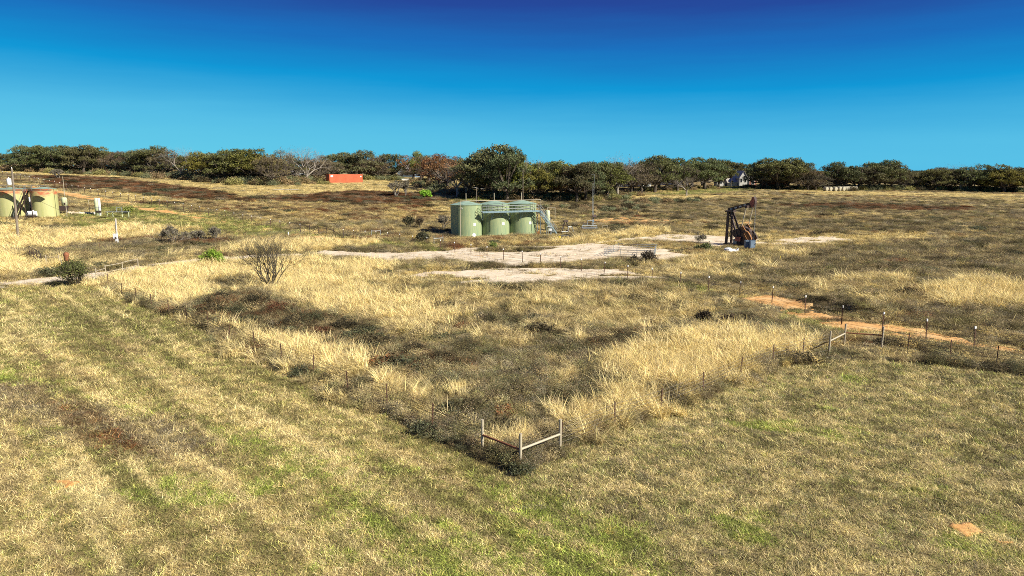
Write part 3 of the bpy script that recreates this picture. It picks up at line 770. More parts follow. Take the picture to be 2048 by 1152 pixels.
T4=[(1262,322,54,'grey'),(1284,316,56,'grey'),(1310,309,62,'oak'),(1334,311,60,'oak'),(1356,318,52,'grey'),(1384,314,54,'oak'),(1410,313,58,'oak'),(1437,312,46,'oak'),(1522,317,46,'oak'),(1533,322,50,'grey'),(1556,312,70,'oak'),(1576,318,56,'oak'),(1599,322,56,'oak'),(1618,330,44,'grey'),(1633,344,44,'grey')]
T5=[(1673,322,50,'oak'),(1690,331,44,'oak'),(1722,328,52,'grey'),(1742,325,50,'oak'),(1761,321,60,'oak'),(1784,327,50,'oak'),(1806,332,44,'grey'),(1836,345,52,'olive'),(1872,338,44,'oak'),(1890,335,52,'oak'),(1922,325,60,'bare'),(1944,335,50,'oak'),(1970,332,52,'olive'),(1992,334,50,'oak'),(2012,333,52,'olive'),(2034,332,56,'oak'),(2062,336,56,'oak')]
SN={'oak':'dark green oak','olive':'yellow green oak','grey':'thin grey twiggy tree','rust':'russet leaved tree','bare':'leafless pale branched tree'}
def row(lst,where,group,dy=0):
    cnt={}
    for u,vt,w,s in lst:
        cnt[s]=cnt.get(s,0)+1
        tree(u,vt,w,frontY(u)+random.uniform(-4,5)+dy,s,f'{ORD[cnt[s]-1]} {SN[s]} {where}',group)
row(T1,'from the left along the front of the hill wood','trees on the left hill')
row(T2,'from the left between orange container and barn gap','trees behind the container')
row(T3,'from the left in the clump behind the green tanks','trees behind the tanks')
row(T4,'from the left in the grove around the white house','trees around the white house')
row(T5,'from the left in the belt beyond the hay bales','trees beyond the bales')
tree(20,301,34,300,'oak','small lone oak standing apart at the far left skyline')
tree(-6,306,30,300,'grey','thin grey tree cut by the left edge beyond the lone oak')
for u,v,vt,w,lab in((915,0,313,56,'bleached leafless tree with twisted limbs left of the green tanks'),(932,0,322,34,'slim leafless tree beside the bleached twisted one')):
    tree(u,vt,w,188,'bare',lab)
tree(1374,352,34,205,'bare','low leafless tree with a fallen grey limb before the white house grove')
SKY=[(-60,310),(40,318),(60,300),(200,296),(400,310),(560,312),(650,316),(760,314),(800,335),(815,338),(830,312),(900,310),(960,316),(1060,320),(1250,322),(1440,322),(1490,330),(1620,328),(1640,343),(1652,342),(1665,335),(1800,337),(1825,345),(1850,345),(1870,342),(2100,338)]
u=-50
while u<2110:
    vt=float(np.interp(u,[a for a,_ in SKY],[b for _,b in SKY]))+random.uniform(2,9)
    if not(797<u<826):
        s=random.choice(['oak','oak','grey','olive']);
        g='left hill wood' if u<770 else 'clump behind the green tanks' if u<1250 else 'white house grove' if u<1640 else 'belt beyond the hay bales'
        if not(1425<u<1500) :
            e=tree(u,vt,random.uniform(42,58),frontY(u)+random.uniform(22,40),s,f'{SN[s]} packed in the rear rows of the {g}',f'{SN[s]}s in the rear rows of the {g}')
        else:
            tree(u,vt-6,48,330,'oak','dark oak standing directly behind the white gabled house','oaks behind the white house')
    u+=random.uniform(24,32)
# far low woods
for k in range(34):
    u=1100+k*32+random.uniform(-8,8);
    tree(u,random.uniform(339,343),60,random.uniform(420,470),'oak','far low dark oak seen through gaps in the nearer trees','far oaks on the horizon',tint=1.1)
for k in range(10):
    u=-40+k*15;tree(u,random.uniform(322,327),30,random.uniform(380,400),'oak','far low dark oak on the ridge beyond the top left field','far oaks on the left ridge')
# understorey strips
def understorey(name,key,pts,n,w,smin,smax,pal,hz=1):
    P=np.array(pts,float);t=rng.random(n)*(len(P)-1);i=t.astype(int);f=(t-i)[:,None]
    q=P[i]*(1-f)+P[i+1]*f+rng.normal(0,w,(n,2))*np.array([1,.7])
    s=smin+(smax-smin)*rng.random(n)
    pc=np.array([C[a] for a in pal])[rng.integers(0,len(pal),n)]
    return np.stack([q[:,0],q[:,1],H(q[:,0],q[:,1])-.05],1),np.stack([np.zeros(n),np.zeros(n),rng.random(n)*6.28],1),np.stack([s,s,s*hz],1),pc*(.8+.5*rng.random(n))[:,None]
US=[]
def xy(u,dy=0): Y=frontY(u)+dy;return (at(u,360,Y).x,Y)
for a,b,n,w,smin,smax,pal in((40,600,1080,6,1.4,3.6,['sage','olive','brown','dark']),(735,770,50,5,1.4,3.2,['sage','olive']),(845,1250,420,3.5,1.0,3.0,['dark','olive','brown','sage']),(1290,1420,60,3,1,2,['olive','brown']),(1490,1660,160,4,1,2.2,['dark','olive','brown']),(1660,2120,560,5,1.2,3.0,['dark','sage','olive'])):
    us=np.linspace(a,b,30);US.append(understorey('',0,[xy(v,4) for v in us],n,w,smin,smax,pal))
P=W([(1090,420),(1150,415),(1200,418),(1240,425),(1290,405),(1400,400)])
US.append(understorey('',0,P,120,2.5,.8,2.0,['dark','brown','sage']))
gn_instances('undergrowth','brush_src',*[np.vstack([u_[k] for u_ in US]) for k in range(4)])
# ------------------------------------------------------------------ shrubs
def shrub_sticks(seed,H_,W_,stems,depth,r0,kids=(2,3),short=.72,spread=.42,up=.05,n=3):
    r=random.Random(seed);mb=MB();tips=[]
    for k in range(stems):
        a=k*6.283/stems+r.uniform(-.3,.3);t=r.uniform(.15,1.0)*W_/H_*.62
        d=Vector((math.cos(a)*t,math.sin(a)*t,1)).normalized()
        branch(mb,Vector((math.cos(a)*.12,math.sin(a)*.12,-.1)),d,H_*.30,r0,depth,r,spread,up,kids,tips,n,.80,short)
    return mb,np.array([tuple(t) for t in tips])
def shrub(name,u,vb,vt,w,label,twig,leafcol=None,seed=1,depth=4,stems=7,leafn=3,leafs=.06,spread=.42,cat='shrub',group=None,lsp=.18):
    p=G(u,vb);Y=p.y;h=(vb-vt)/F*Y;ww=w/F*Y
    if leafcol is None: leafcol=(.19,.165,.115);leafn=3;leafs=.035+.0002*Y;lsp=.12
    mb,tips=shrub_sticks(seed,h,ww,stems,depth,max(.05,.0006*Y) if name!='bare_sapling' else .04,spread=spread)
    V=np.array(mb.v);sx=ww/2/np.percentile(np.abs(V[:,:2]),98);sz=h/np.percentile(V[:,2],98.5)
    V2=V*np.array([sx,sx,sz]);
    e=empty(name,p,random.random()*6,label,cat,group)
    me=bpy.data.meshes.new('branches');me.from_pydata([tuple(v) for v in V2],[],mb.f);me.materials.append(M[twig])
    o=bpy.data.objects.new('branches',me);COL.objects.link(o);o.parent=e
    if leafcol:
        v,f,a=leaves(tips*np.array([sx,sx,sz]),leafn,lsp,leafs,np.random.default_rng(seed))
        v[:,2]=np.maximum(v[:,2],.02)
        o=bpy.data.objects.new('foliage',mesh_np('foliage',v,f,'leafo',cols={'var':a}));COL.objects.link(o);o.parent=e;o.color=(*leafcol,1)
    return e
shrub('bare_shrub',540,577,470,128,'large leafless shrub fanning out of one base amid pale grass','twig',(.16,.15,.05),3,5,20,1,.02,.36,lsp=.1)
shrub('green_bush',427,531,503,40,'bright lime green bush beside the gravel drive','twig',(.19,.29,.035),4,4,11,6,.06,.5,cat='bush')
shrub('grey_shrub',348,488,453,50,'widest of three grey leafless shrubs by the thin wire fence','greytwig',None,5,5,8)
shrub('grey_shrub',398,482,462,26,'smallest of three grey leafless shrubs by the thin wire fence','greytwig',None,6,5,7)
shrub('grey_shrub',430,482,456,28,'grey leafless shrub with something white at its foot','greytwig',None,7,5,7)
shrub('spiky_bush',152,572,524,64,'dense brown bush with spiky olive green tips by the drive gate','twig',(.10,.11,.035),8,3,22,7,.05,.6,cat='bush',lsp=.16)
shrub('grey_shrub',792,393,366,30,'dark leafless shrub in the rust coloured weeds below the barn','greytwig',None,9,5,6)
shrub('grey_shrub',811,392,364,18,'slim pale leafless shrub beside the dark one in rusty weeds','greytwig',None,10,5,5)
shrub('green_bush',850,395,383,20,'small lime green bush at the edge of the rusty weeds','twig',(.22,.40,.04),11,3,7,12,.14,.5,cat='bush')
shrub('dark_shrub',818,456,434,20,'small dark shrub alone in tan grass west of the tanks','twig',(.07,.065,.035),12,4,7,4,.08,.5)
shrub('dark_shrub',840,456,437,14,'smaller brown shrub next to the lone dark shrub','twig',(.10,.075,.045),13,4,6,3,.07,.5)
shrub('grey_shrub',888,460,434,24,'grey twiggy shrub against the first green tank','greytwig',None,14,5,6)
shrub('green_bush',986,500,488,12,'tiny olive green tuft bush on the gravel before the tanks','twig',(.16,.2,.05),15,3,6,5,.06,.5,cat='bush')
shrub('bare_sapling',1400,503,467,26,'slender leafless sapling on the gravel before the pump jack','greytwig',None,16,5,3)
shrub('olive_shrub',1408,505,489,30,'low olive green shrub at the foot of the bare sapling','twig',(.12,.14,.05),17,3,8,7,.07,.55)
shrub('dark_shrub',1408,650,622,32,'round near black shrub in the paddock, nearer the bare shrub','twig',(.055,.04,.025),18,4,9,5,.04,.6,lsp=.1)
shrub('dark_shrub',1456,656,632,28,'round near black shrub in the paddock, nearer the dirt track','twig',(.055,.035,.025),19,4,9,5,.04,.6,lsp=.1)
shrub('dark_shrub',1288,527,505,46,'dark brown shrub growing through the steel pen','twig',(.075,.06,.04),20,4,9,5,.06,.6)
shrub('dark_shrub',845,486,468,22,'dark shrub by the pipe brace in front of the tanks','twig',(.07,.07,.04),21,4,8,5,.07,.6)
shrub('grey_shrub',117,356,340,22,'leafless shrub alone on the upper left field','greytwig',None,22,5,6)
shrub('dark_shrub',14,424,393,20,'dark leafless shrub in front of the leftmost rusty tank','twig',(.1,.09,.05),23,5,5,1,.06,.4)
shrub('olive_shrub',36,424,406,20,'yellowish shrub between the dark shrub and the utility pole','twig',(.30,.27,.08),24,4,6,2,.08,.4)
shrub('dark_shrub',91,426,402,14,'thin sapling before the second rusty tank','twig',(.1,.09,.05),25,4,4,1,.06,.4)
shrub('green_bush',258,427,416,16,'small green bush beside the low pipe rack','twig',(.22,.24,.06),26,3,7,8,.10,.5,cat='bush')
BR=[(405,625,46),(440,605,60),(470,628,56),(512,610,66),(500,650,60),(556,625,64),(585,650,60),(625,645,64),(640,672,58),(690,660,64),(735,672,60),(780,690,54),(830,702,60),(820,735,50),(880,725,60),(890,755,44),(1195,705,46),(1245,680,52),(1220,690,40),(1140,600,40),(1080,625,50)]
bm=[]
for k in range(5):
    r_=np.random.default_rng(500+k);n=240;th=r_.random(n)*6.28;ph=np.arccos(r_.random(n));
    lump=1+.25*np.sin(th*3+k)+.2*np.sin(th*5+2*k)*np.cos(ph*3)
    c_=np.stack([np.sin(ph)*np.cos(th),np.sin(ph)*np.sin(th),np.cos(ph)*.62+.02],1)*(lump*(.6+.4*r_.random(n)**.5))[:,None]
    b_=blades(110,.8,.4,.9,.013,.3,1.2,1.2,(0,0),5,r=r_);v_,f_,a_=join([b_[:3],leaves(c_,14,.09,.028,r_)])
    bm.append(mesh_np('bramble',v_,f_,'leafo',cols={'var':a_}))
BL=['rust brown','near black','dark olive']
bc=[(.12,.05,.025),(.045,.038,.022),(.07,.07,.035)]
for k,(u,v,w) in enumerate(BR):
    p=G(u,v);s=w/F*p.y/2*1.05;q=[0,1,2,1,2,0,1,2,0,1,2,1,1,2,1,0,0,0,1,2,2][k]
    o=bpy.data.objects.new('bramble_bush',bm[k%5]);COL.objects.link(o);o.location=p;o.rotation_euler[2]=k*1.7;o.scale=(s,s*.85,s*(.8 if k<16 else .55));o.color=(*bc[q],1)
    w_='in the band below the bare shrub' if k<12 else 'in the hollow below the dark band' if k<16 else 'beside bright bunch grass' if k<19 else 'among weeds below the pad'
    i=k if k<12 else k-12 if k<16 else k-16 if k<19 else k-19
    tag(o,f'{ORD[i]} bramble mound from the left {w_}, {BL[q]}','bramble','bramble mounds in the paddock')
# ------------------------------------------------------------------ fences
def post_mesh(h,w=.065,cap=False):
    m=MB();m.box((0,0,h/2-.15),(w,.02,h+.3));m.box((0,.02,h/2-.15),(.02,w*.8,h+.3));return m
PM={}
def fence(name,label,cat,pos,h=1.35,wires=5,cap=False,w=.065,pm='post',wr=.011,group=None,draw_posts=None):
    c=pos[0];e=empty(name,c,0,label,cat,group)
    key=(h,w,pm)
    if key not in PM:
        m=post_mesh(h,w);PM[key]=m.build('post',pm,None).data;bpy.data.objects.remove(bpy.data.objects[-1]) if False else None
        for o in list(COL.objects):
            if o.data is PM[key]: bpy.data.objects.remove(o)
    if cap and 'cap' not in PM:
        o=MB().box((0,.01,h-.03),(w*1.25,.07,.17)).build('cap','cap');PM['cap']=o.data;bpy.data.objects.remove(o)
    r=random.Random(len(pos))
    for k,p in enumerate(pos):
        if draw_posts is not None and not draw_posts[k]: continue
        o=bpy.data.objects.new('post',PM[key]);COL.objects.link(o);o.parent=e;o.location=p-c;o.rotation_euler=(r.gauss(0,.025),r.gauss(0,.025),r.random())
        if cap:
            q=bpy.data.objects.new('cap',PM['cap']);COL.objects.link(q);q.parent=o
    for s in range(wires):
        z=.2+(h-.3)*s/(wires-1) if wires>1 else h*.8
        m=MB()
        for a,b in zip(pos,pos[1:]):
            A=a-c+Vector((0,0,z));B=b-c+Vector((0,0,z));mid=(A+B)/2-Vector((0,0,.02))
            m.tube(A,mid,wr,wr,3,False);m.tube(mid,B,wr,wr,3,False)
        m.build('wire','wire',e)
    return e
def spaced(px,step):
    w=ring(px)[:]
    w=W(px);P=[Vector((a,b,0)) for a,b in w];out=[];acc=0;L=[0]
    for a,b in zip(P,P[1:]): L.append(L[-1]+(b-a).length)
    n=max(1,round(L[-1]/step))
    for k in range(n+1):
        s=L[-1]*k/n;i=max(j for j in range(len(L)) if L[j]<=s+1e-6);i=min(i,len(P)-2)
        q=P[i].lerp(P[i+1],(s-L[i])/(L[i+1]-L[i]));out.append(Vector((q.x,q.y,gz(q.x,q.y))))
    return out
def pts(l): return [G(u,v) for u,v in l]
LFp=[(193,560),(217,574),(244,591),(272,600),(304,617),(338,631),(375,649),(416,659),(460,684),(510,703),(565,728),(627,753),(696,788),(774,818),(865,862),(965,905)]
fence('wire_fence','thin wire fence running down from the drive gate to the near corner brace','fence',pts(LFp),1.35,6)
fence('wire_fence','thin wire fence rising from the near corner brace through bright bunch grass','fence',pts([(1120,903),(1229,860),(1322,826),(1406,793),(1480,759),(1545,735),(1606,716),(1657,706)]),1.35,6)
fence('wire_fence','short wire fence leaving the far wooden brace along the dirt track','fence',pts([(1763,698),(1815,710),(1900,724),(1992,740),(2095,758),(2200,778)]),1.4,6,w=.06)
F4=[(687,476),(708,478),(730,480),(753,482),(776,484),(800,487),(826,490),(854,495),(881,500),(910,505),(942,510),(974,515),(1007,520),(1045,525),(1081,531),(1121,537),(1163,543),(1208,550),(1255,558),(1304,566),(1359,575),(1417,584),(1479,594),(1544,606),(1610,627),(1683,650),(1764,664),(1852,680),(1948,697),(2055,716),(2170,740)]
fence('wire_fence','long white capped steel post fence crossing the gravel pad to the dirt track','fence',pts(F4),1.5,5,True,w=.09)
fence('wire_fence','white capped steel post fence climbing the hill beside the orange clay path','fence',spaced([(601,465),(530,452),(440,435),(386,425),(315,412),(252,401),(180,389),(120,377),(67,366),(30,358),(-20,350)],3.2),1.6,4,True,w=.11)
fence('wire_fence','old woven wire fence behind the three grey shrubs','fence',spaced([(-40,520),(28,513),(118,512),(160,506),(204,501),(243,499),(318,488),(454,478),(518,478),(610,472)],3.3),1.25,8,w=.05)
fence('wire_fence','distant wire fence along the top of the upper left field','fence',spaced([(-20,338),(60,334),(110,336)],3.5),1.3,4,pm='wood',w=.09)
def brace(name,label,plist,rails,h,m='wood',r=.055,rm=None,cat='fence brace',cols=None):
    "pipe brace: posts and rails between them"
    P=[G(u,v) for u,v in plist];c=P[0];e=empty(name,c,0,label,cat)
    if P[0].y>60 or 'far' in label: SHORT.extend([(p_.x,p_.y-1.2,0) for p_ in P])
    for k,p in enumerate(P):
        q=p-c;MB().tube(q-Vector((0,0,.3)),q+Vector((0,0,h)),r,r,10).lathe([(0.001,h+.02),(r*1.06,h+.015),(r*1.06,h-.03)],q,10).build('post',m if not cols else cols[k],e)
    for k,(i,j,zi,zj) in enumerate(rails):
        a=P[i]-c+Vector((0,0,zi));b=P[j]-c+Vector((0,0,zj));MB().tube(a,b,r*.8,r*.8,8).build('rail',(rm[k] if rm else m),e)
    return e,P,c
e,P,c=brace('corner_brace','near corner brace of three pale pipe posts joined by two rails',[(965,906),(1041,940),(1120,903)],[(0,1,.78,.78),(1,2,.80,.80)],1.45,'wood',.062,['rustpipe','palepipe'],cols=['palepipe','palepipe','palepipe'])
for i,j in((0,1),(1,2)):
    for z in(.25,.5,.95,1.2):
        m=MB();m.tube(P[i]-c+Vector((0,0,z)),P[j]-c+Vector((0,0,z)),.006,.006,3,False);m.build('wire','wire',e)
e,P,c=brace('corner_brace','far corner brace of three grey posts beside the orange dirt track',[(1658,706),(1688,691),(1763,698)],[(0,1,.8,.8),(1,2,.85,.85)],1.45,'wood',.06,['palepipe','rustpipe'],cols=['wood','wood','palepipe'])
for i,j in((0,1),(1,2)):
    for z in(.25,.5,1.1):
        m=MB();m.tube(P[i]-c+Vector((0,0,z)),P[j]-c+Vector((0,0,z)),.006,.006,3,False);m.build('wire','wire',e)
e,P,c=brace('corner_brace','dark brown steel brace with diagonals where the hill fence meets the pad',[(601,465),(620,466),(638,470),(654,471),(668,474),(687,477)],[(0,1,1.2,1.2),(1,2,.15,1.35),(2,3,1.3,1.25),(3,4,1.25,1.1),(4,5,1.1,.1)],1.45,'darksteel',.06)
brace('pipe_brace','small pale H shaped pipe brace left of the dark shrub',[(743,472),(761,471)],[(0,1,.85,.85)],1.05,'steel',.05)
brace('pipe_brace','pale H shaped pipe brace on the gravel edge right of the dark shrub',[(868,489),(886,488)],[(0,1,.95,.95)],1.3,'steel',.05)
# gates at the left drive
e,P,c=brace('drive_gate','long pale pipe gate standing open beside the gravel drive',[(193,560),(212,553),(246,546),(277,538)],[(0,1,.95,.95),(1,2,1.2,1.2),(2,3,1.25,1.25),(0,1,.4,.4),(1,2,.5,.5),(2,3,.5,.5)],1.3,'palepipe',.045,cat='gate')
e,P,c=brace('pipe_gate','dark narrow pipe gate on the far side of the drive',[(60,513),(68,517),(75,521),(83,527)],[(0,1,1.4,1.4),(1,2,1.4,1.4),(2,3,1.4,1.4),(0,3,.7,.7),(0,3,.2,.2)],1.4,'darksteel',.045,cat='gate')
brace('corner_brace','two pale pipe posts with a level rail between the drive gates',[(93,528),(119,528)],[(0,1,.95,.95)],1.2,'wood',.06)
e,P,c=brace('corner_brace','low dark rail between a pale post and the rusty barrel post',[(124,538),(133,540)],[(0,1,.45,.4)],1.3,'wood',.06,['darksteel'])
p=G(136,541);e=empty('rusty_post',p,0,'thick rusty red pipe post with a swollen top by the drive','post')
MB().lathe([(.001,-.2),(.17,-.2),(.17,1.0)],(0,0,0),14).build('pipe','rustpipe',e,True)
MB().lathe([(.17,1.0),(.26,1.05),(.31,1.25),(.28,1.6),(.33,1.75),(.27,2.0),(.12,2.1),(.001,2.12)],(0,0,0),14).build('drum','rustpipe',e,True)
p=G(577,475);MB().tube((0,0,-.2),(0,0,.95),.10,.10,8).build('marker_post','white',None,False,p);tag(bpy.data.objects['marker_post'],'short white marker post by the brown weeds below the hill fence','post')
p=G(1560,523);o=MB().tube((0,0,-.2),(0,0,.9),.05,.05,6).build('marker_post','yellow',None,False,p);tag(o,'thin yellow marker post in the brown field right of the cabinets','post')
p=G(441,478);o=MB().lathe([(.001,0),(.5,.02),(.42,.22),(.001,.3)],(0,0,0),9).build('white_bucket','white',None,False,p);tag(o,'white scrap bucket lying by the grey shrub','bucket');o.scale=(1.4,.6,1)
# pen of steel panels
c0=[G(1208,513),G(1307,517),G(1312,503),G(1236,501)];SHORT.extend([(p_.x,p_.y-1,.5) for p_ in c0]);c=c0[0];e=empty('steel_pen',c,0,'low grey steel livestock pen around a dark shrub on the gravel','livestock pen')
for k in range(4):
    a=c0[k]-c;b=c0[(k+1)%4]-c
    m=MB()
    for z in(.12,.42,.72,1.02): m.tube(a+Vector((0,0,z)),b+Vector((0,0,z)),.03,.03,6)
    n=max(2,round((b-a).length/2.4))
    for i in range(n):
        q=a.lerp(b,i/n);m.tube(q-Vector((0,0,.1)),q+Vector((0,0,1.15 if k==0 else 1.1)),.035,.035,6)
    m.build('panel','steel',e)
# ------------------------------------------------------------------ green tank battery
RT=2.8;HT=5.6
tp=[]
for u,v in((932.8,474),(989.5,471.6),(1042.5,469.3)):
    g=G(u,v);tp.append(Vector((at(u,v,g.y+RT).x,g.y+RT,0)))
ax=(tp[2]-tp[0]).normalized();d12=((tp[1]-tp[0]).length+(tp[2]-tp[1]).length)/2
tp=[tp[0]+ax*d12*k for k in range(3)]
for p in tp: p.z=gz(p.x,p.y-RT)-.03; KEEPOUT.append((p.x,p.y,RT+.15))
rzT=math.atan2(ax.y,ax.x);fn=Vector((ax.y,-ax.x,0));
print('TANK',tp,d12,rzT)
tl=['left of three pale green oil tanks, fully lit, outside the catwalk','middle of three pale green oil tanks behind the catwalk','right of three pale green oil tanks, next to the stairs']
for k,p in enumerate(tp):
    e=empty('oil_tank',p,0,tl[k],'storage tank','green oil tanks')
    m=MB().lathe([(RT,0),(RT,.12),(RT+.03,.13),(RT+.03,.2),(RT,.21),(RT,.23),(RT,.3)]+[(RT,z) for z in(2.6,HT-.3,HT-.15)]+[(RT,HT-.1),(RT+.06,HT-.09),(RT+.06,HT)],(0,0,0),96);m.build('shell','tank',e,True)
    MB().lathe([(RT+.06,HT),(RT-.05,HT+.05),(.3,HT+.62),(.001,HT+.64)],(0,0,0),72).build('roof','roofpaint',e)
    MB().tube((0,0,HT+.5),(0,0,HT+2.0),.06,.06,8).build('vent_pipe','palepipe',e)
    MB().lathe([(.001,HT+.55),(.32,HT+.53),(.32,HT+.35)],(.9,-.6,-.15),16).build('hatch','roofpaint',e)
    # front face toward the camera
    t=math.atan2(-p.y,-p.x)
    def onshell(da,z,r=RT+.03): return Vector((r*math.cos(t+da),r*math.sin(t+da),z)),t+da
    q,a=onshell([.55,.62,.62][k],2.15);MB().box((0,0,0),(.03,.48,.48)).build('sign','white',e,False,q,a)
    q,a=onshell([.50,.60,.70][k],.3);MB().lathe([(.001,.03),(.34,.02),(.34,-.1)],(0,0,0),18).build('manway','white' if k==0 else 'tank',e,False,q).rotation_euler=(R(90),0,a+R(90))
    if k==1:
        q,a=onshell(.78,3.9);MB().lathe([(.001,.03),(.30,.02),(.30,-.1)],(0,0,0),18).build('inspection_cover','roofpaint',e,False,q).rotation_euler=(R(90),0,a+R(90))
    if k==0:
        q,a=onshell(-.28,HT-.55);MB().lathe([(.001,.03),(.13,.02),(.13,-.1)],(0,0,0),12).build('gauge_port','white',e,False,q).rotation_euler=(R(90),0,a+R(90))
        MB().tube((0,0,0),(0,.08,0),.05,.05,8).build('port_hole','darksteel',e,False,q).rotation_euler=(0,0,a-R(90))
        for z in(1.6,): pass
# catwalk
def LB(s,f,z): return ax*s+fn*f+Vector((0,0,z))
ZD=4.35;s0=RT*.62;s1=2*d12+RT*.75;F0=RT-.05;F1=RT+1.15
cw=empty('catwalk',tp[0],0,'blue grey steel catwalk with railings along the three green tanks','catwalk')
def lbar(m,a,b,w,h=None): m.bar(LB(*a),LB(*b),w,h)
m=MB();n=14
mid=(s0+s1)/2
m.box(LB(mid,(F0+F1)/2+.12,ZD),(s1-s0,F1-F0-.25,.05),Matrix.Rotation(rzT,3,'Z'));m.build('deck','steel',cw)
m=MB();lbar(m,(s0,F1,ZD),(s1,F1,ZD),.05,.26);lbar(m,(s0,F0+.25,ZD),(s1,F0+.25,ZD),.05,.26);m.build('toe_beam','bluesteel',cw)
for ff in(F1,F0+.2):
    m=MB()
    for z in(.55,1.08): lbar(m,(s0,ff,ZD+z),(s1,ff,ZD+z),.05)
    for k in range(11):
        s=s0+(s1-s0)*k/10;lbar(m,(s,ff,ZD-.1),(s,ff,ZD+1.1),.05)
    m.build('railing','steel',cw)
m=MB()
for z in(.55,1.08): lbar(m,(s0,F0+.2,ZD+z),(s0,F1,ZD+z),.05)
m.build('railing','steel',cw)
for s in(s0+.4,d12-1.6 if d12>5 else 3,d12+1.9,2*d12-1.3,2*d12+1.8):
    m=MB();lbar(m,(s,F1,ZD-.1),(s,F0-.1,ZD-1.5),.06);lbar(m,(s,F0,ZD-.1),(s,F0-.1,ZD-1.5),.06);lbar(m,(s-.5,F1,ZD-.1),(s-.8,F0-.3,ZD-1.2),.04);m.build('bracket','bluesteel',cw)
m=MB();lbar(m,(d12*.95,F1+.05,ZD-.1),(d12*.95,F1+.05,ZD-2.1),.05);m.build('sample_pipe','darksteel',cw)
# stairs
ns=16;run=3.3;st=MB();sf0,sf1=F0+.2,F1+.15
for k in range(ns):
    f=(k+.5)/ns;p=LB(s1+.1+run*f,(sf0+sf1)/2,ZD-ZD*f);st.box(p,(.25,sf1-sf0,.04),Matrix.Rotation(rzT,3,'Z'))
sc_=empty('stairs',tp[0],0);sc_.parent=cw;sc_.location=(0,0,0);bpy.data.objects.remove(sc_)
st.build('stair_treads','steel',cw)
for ff in(sf0,sf1):
    m=MB();lbar(m,(s1,ff,ZD),(s1+run+.1,ff,0),.06,.2);m.build('stringer','bluesteel',cw)
    m=MB();lbar(m,(s1,ff,ZD+1.05),(s1+run+.1,ff,1.05),.05);lbar(m,(s1,ff,ZD+.55),(s1+run+.1,ff,.55),.04)
    for k in range(6):
        f=k/5;lbar(m,(s1+run*f,ff,ZD*(1-f)),(s1+run*f,ff,ZD*(1-f)+1.05),.045)
    m.build('stair_railing','steel',cw)
m=MB();lbar(m,(s1,sf1,0),(s1,sf1,ZD),.08);lbar(m,(s1-.1,sf0,0),(s1-.1,sf0,ZD),.08);m.build('support_leg','bluesteel',cw)
# overhead vent line
vl=empty('vent_line',tp[0],0,'pale overhead pipe running above the tank roofs down to the ground','pipe')
ga=at(921,475,tp[0].y-RT-.35)-tp[0];m=MB()
zt=HT+.75;e1=LB(2*d12+RT*.9,RT+.35,0);A=Vector((ga.x,ga.y,0))
m.tube(A-Vector((0,0,.3)),A+Vector((0,0,zt)),.055,.055,8);m.build('riser','palepipe',vl)
MB().tube(A+Vector((0,0,zt)),e1+Vector((0,0,zt)),.05,.05,8).build('header_pipe','palepipe',vl)
MB().tube(e1+Vector((0,0,-.1)),e1+Vector((0,0,zt)),.05,.05,8).build('riser','palepipe',vl)
for f in(.52,.9):
    q=A.lerp(e1,f);MB().tube(q+Vector((0,0,zt)),q+Vector((0,0,ZD)),.04,.04,6).build('drop_pipe','palepipe',vl)
# separator
def vessel(name,u,vb,vt,w,label,m,cat='vessel',gas=None,Yo=None,low=.0):
    p=G(u,vb);Y=p.y;h=(vb-vt)/F*Y*1.0;r=w/F*Y/2
    e=empty(name,p,0,label,cat);KEEPOUT.append((p.x,p.y,r+.1))
    MB().lathe([(r*.9,-.1),(r*.9,.35),(r,.36),(r,h-r*.45),(r*.85,h-r*.2),(r*.45,h-.03),(.001,h)],(0,0,0),28).build('vessel_shell',m,e,True)
    MB().lathe([(r+.03,h*.45),(r+.03,h*.47)],(0,0,0),28).build('flange_band','steel',e)
    MB().box((r*.6,-r*.75,.8),(.3,.3,.4)).build('gauge_box','darksteel',e)
    if gas:
        MB().path([(0,0,h),(0,0,h+.5),(gas[0],0,h+.5),(gas[0],0,gas[1])],.05).build('gas_pipe','palepipe',e)
    return e
vessel('separator',1094.7,461,420,10,'slim pale green upright separator right of the catwalk stairs','sep','separator',(1.45,2.2))
# wellhead frame, skid, bucket, small bits
p=G(1131,468);e=empty('wellhead_stand',p,.4,'dark steel A shaped frame with pipework between separator and mast','pump frame')
for s in(-1,1):
    m=MB();m.bar((s*1.1,-.5,0),(s*.1,0,2.3),.09);m.bar((s*1.1,.5,0),(s*.1,0,2.3),.09);m.build('leg','darksteel',e)
MB().box((0,0,2.35),(.8,.5,.28)).build('head','darksteel',e)
m=MB().path([(-1.2,-.7,.5),(.2,-.7,.5),(.2,-.7,1.4),(.9,-.7,1.4),(1.3,-.7,.4)],.06);m.build('pipe','steel',e)
m=MB().path([(-.6,.4,.3),(1.6,.4,.3)],.07).path([(-.4,.4,.3),(-.4,.4,1.2)],.06).path([(.5,.4,.3),(.5,.4,1.0),(1.4,.4,1.0)],.05);m.build('pipe','steel',e)
m=MB().lathe([(.001,.0),(.25,0),(.25,.5),(.001,.55)],(.3,-.2,.2),12);m.build('motor','darksteel',e,True)
p=G(1100,470);e=empty('valve_stand',p,0,'white valve box and pipe cluster at the foot of the catwalk stairs','valve');KEEPOUT.append((p.x,p.y,.5))
MB().box((.1,0,.95),(.45,.12,.38)).build('sign_plate','white',e);MB().tube((.1,.05,-.1),(.1,.05,1.0),.04,.04,6).build('stand','steel',e)
MB().path([(-.6,.2,0),(-.6,.2,1.5),(.3,.4,1.5),(.3,.4,0)],.06).build('pipe','steel',e);MB().path([(-.3,.5,0),(-.3,.5,1.9),(.9,.5,1.9)],.05).build('pipe','steel',e)
